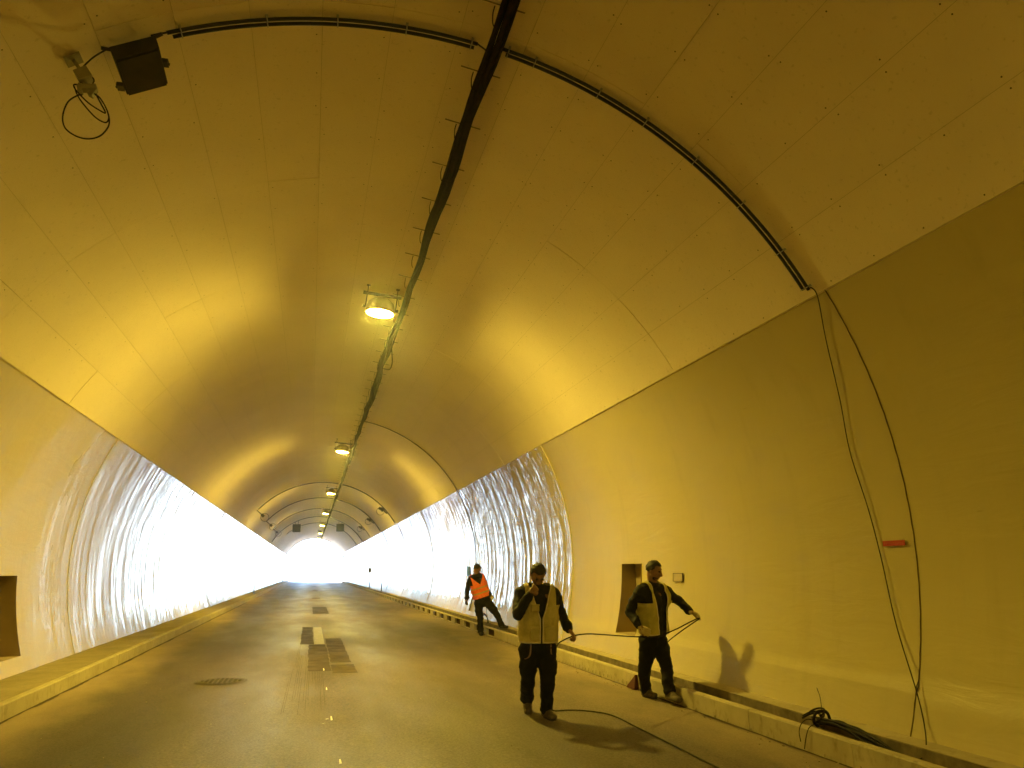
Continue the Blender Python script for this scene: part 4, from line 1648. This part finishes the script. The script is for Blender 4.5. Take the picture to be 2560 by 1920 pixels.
    # ---- boots
    for s in (1, -1):
        an, he, toe, kn = ('ankR', 'heelR', 'toeR', 'kneeR') if s > 0 else ('ankL', 'heelL', 'toeL', 'kneeL')
        d = (J[toe] - J[he])
        dl = d.normalized()
        hee = J[he] + dl * .02
        toe_ = hee + dl * max(.19, min(.23, d.length))
        flat = style['flat'][0 if s > 0 else 1]
        bb = Blob()
        up_ = (J[an] - hee)
        bb.chain([J[an].lerp(J[kn], .15), J[an], hee + up_ * .35], [.054, .052, .046])
        side = dl.cross(Vector((0, 0, 1))).normalized()
        for q in (-1, 1):
            bb.chain([hee + side * q * .010, hee.lerp(toe_, .5) + side * q * .014, toe_ + side * q * .014 - dl * .03], [.036, .034, .032])
        bb.chain([J[an], hee.lerp(toe_, .55) + Vector((0, 0, .012))], [.044, .036])
        fl_ = flat
        bt_ = bb.build('boot', M[style.get('boot', 'boot')], root, .009, 3, .002, 14, seed + 7, floor=(fl_ + .012) if fl_ is not None else None)
        if fl_ is not None:
            mb = MB()
            pts = []
            n = 20
            for k in range(n):
                a = 2 * math.pi * k / n
                u = .5 + .5 * math.cos(a)
                w = (.040 + .008 * u) * math.sin(a)
                p = (hee - dl * .035).lerp(toe_ + dl * .012, u) + side * w
                pts.append((p.x, p.y))
            mb.add([(x, y_, fl_ + .001) for x, y_ in pts] + [(x, y_, fl_ + .022) for x, y_ in pts], [tuple(reversed(range(n))), tuple(range(n, 2 * n))] + [(k, (k + 1) % n, n + (k + 1) % n, n + k) for k in range(n)])
            mb.build('sole', M['sole'], root)
    return root


J1 = dict(pelvis=(2.342, 8.15, 0.811), hipR=(2.244, 8.15, 0.744), hipL=(2.436, 8.15, 0.734), kneeL=(2.403, 8.05, 0.413), ankL=(2.413, 8.15, 0.135), heelL=(2.410, 8.22, 0.085), toeL=(2.435, 7.99, 0.085), kneeR=(2.235, 8.2, 0.415), ankR=(2.300, 8.5, 0.190), heelR=(2.315, 8.56, 0.165), toeR=(2.285, 8.40, 0.075), chest=(2.356, 8.15, 1.15), neck=(2.361, 8.13, 1.365), head=(2.339, 8.06, 1.490), shR=(2.169, 8.15, 1.303), elR=(2.085, 7.98, 1.085), wrR=(2.194, 7.86, 1.309), haR=(2.299, 7.93, 1.405), shL=(2.536, 8.15, 1.285), elL=(2.65, 8.28, 1.062), wrL=(2.679, 8.1, 0.904), haL=(2.717, 8.05, 0.842))
person('man in open beige vest and black trousers rubbing his face, walking forward with a cable', J1, (-.02, -.66, -.75), (0, -1, 0),
       dict(seed=11, hair='short', head_up=(0, -.3, 1), trim=True, vest='vest', hood=False,
            v=dict(hem=-.02, v0=.42, g0=.008, g1=.115, arm=.165, neckw=.07), flat=(None, .052),
            pockets=((.075, .16, .10, .13), (-.085, .16, .10, .13), (.075, .62, .085, .07)),
            hands=(dict(normal=(.1, 1, .1), curl=.75, dir=(.75, .25, .55)), dict(normal=(-.5, .2, -.6), curl=1.15))))
J2 = dict(pelvis=(4.014, 8.95, 0.740), hipR=(3.910, 8.90, 0.672), hipL=(4.100, 9.00, 0.662), kneeR=(3.894, 8.98, 0.364), ankR=(3.975, 9.2, 0.090), heelR=(3.965, 9.25, 0.042), toeR=(4.02, 9.04, 0.042), kneeL=(4.045, 8.72, 0.406), ankL=(4.02, 8.62, 0.150), heelL=(4.01, 8.66, 0.095), toeL=(4.045, 8.44, 0.075), chest=(4.005, 8.92, 1.08), neck=(4.025, 8.9, 1.322), head=(4.034, 8.86, 1.487), shR=(3.815, 8.80, 1.262), elR=(3.711, 8.92, 1.013), wrR=(3.746, 8.74, 0.858), haR=(3.797, 8.68, 0.807), shL=(4.225, 9.00, 1.240), elL=(4.44, 9.05, 1.093), wrL=(4.475, 8.86, 0.987), haL=(4.514, 8.78, 0.943))
person('bearded man in open yellow vest and gloves holding out a cable beside the right wall', J2, (.72, -.62, -.32), (.50, -.86, 0),
       dict(seed=23, hair='short', beard=True, vest='vest2', hood=True,
            v=dict(hem=.02, v0=.05, g0=.072, g1=.12, arm=.165, neckw=.07), flat=(.004, None),
            hands=(dict(normal=(.3, .7, .1), curl=.45, glove='glove'), dict(normal=(-.1, -.2, -1), curl=.6, dir=(.75, -.45, -.25), glove='glove'))))
J3 = dict(pelvis=(3.978, 18.45, 0.818), hipL=(3.871, 18.45, 0.758), hipR=(4.076, 18.42, 0.77), kneeL=(3.915, 18.5, 0.41), ankL=(3.950, 18.62, 0.10), heelL=(3.93, 18.56, 0.05), toeL=(4.02, 18.76, 0.05), kneeR=(4.234, 18.2, 0.521), ankR=(4.300, 17.93, 0.265), heelR=(4.270, 17.88, 0.222), toeR=(4.44, 17.98, 0.222), chest=(3.875, 18.42, 1.142), neck=(3.815, 18.42, 1.40), head=(3.845, 18.43, 1.540), shL=(3.665, 18.42, 1.285), elL=(3.595, 18.4, 1.023), wrL=(3.564, 18.3, 0.846), haL=(3.516, 18.25, 0.76), shR=(3.97, 18.42, 1.341), elR=(4.069, 18.45, 1.089), wrR=(4.141, 18.35, 0.907), haR=(4.177, 18.3, 0.852))
person('man seen from behind in orange vest and cap with one foot on the kerb', J3, (.85, .5, -.15), (-.05, 1, 0),
       dict(seed=37, hair='cap', vest='orange', hood=True, boot='bootd',
            v=dict(hem=.12, v0=.62, g0=.0, g1=.17, arm=.165, neckw=.07, front=False, bands=((.28, .34), (.48, .53)), piping=False), flat=(.200, .005),
            hands=(dict(normal=(-.3, -.2, .1), curl=.5, glove='glove'), dict(normal=(.6, 0, .1), curl=.7, glove='gloved'))))

bpy.context.view_layer.update()
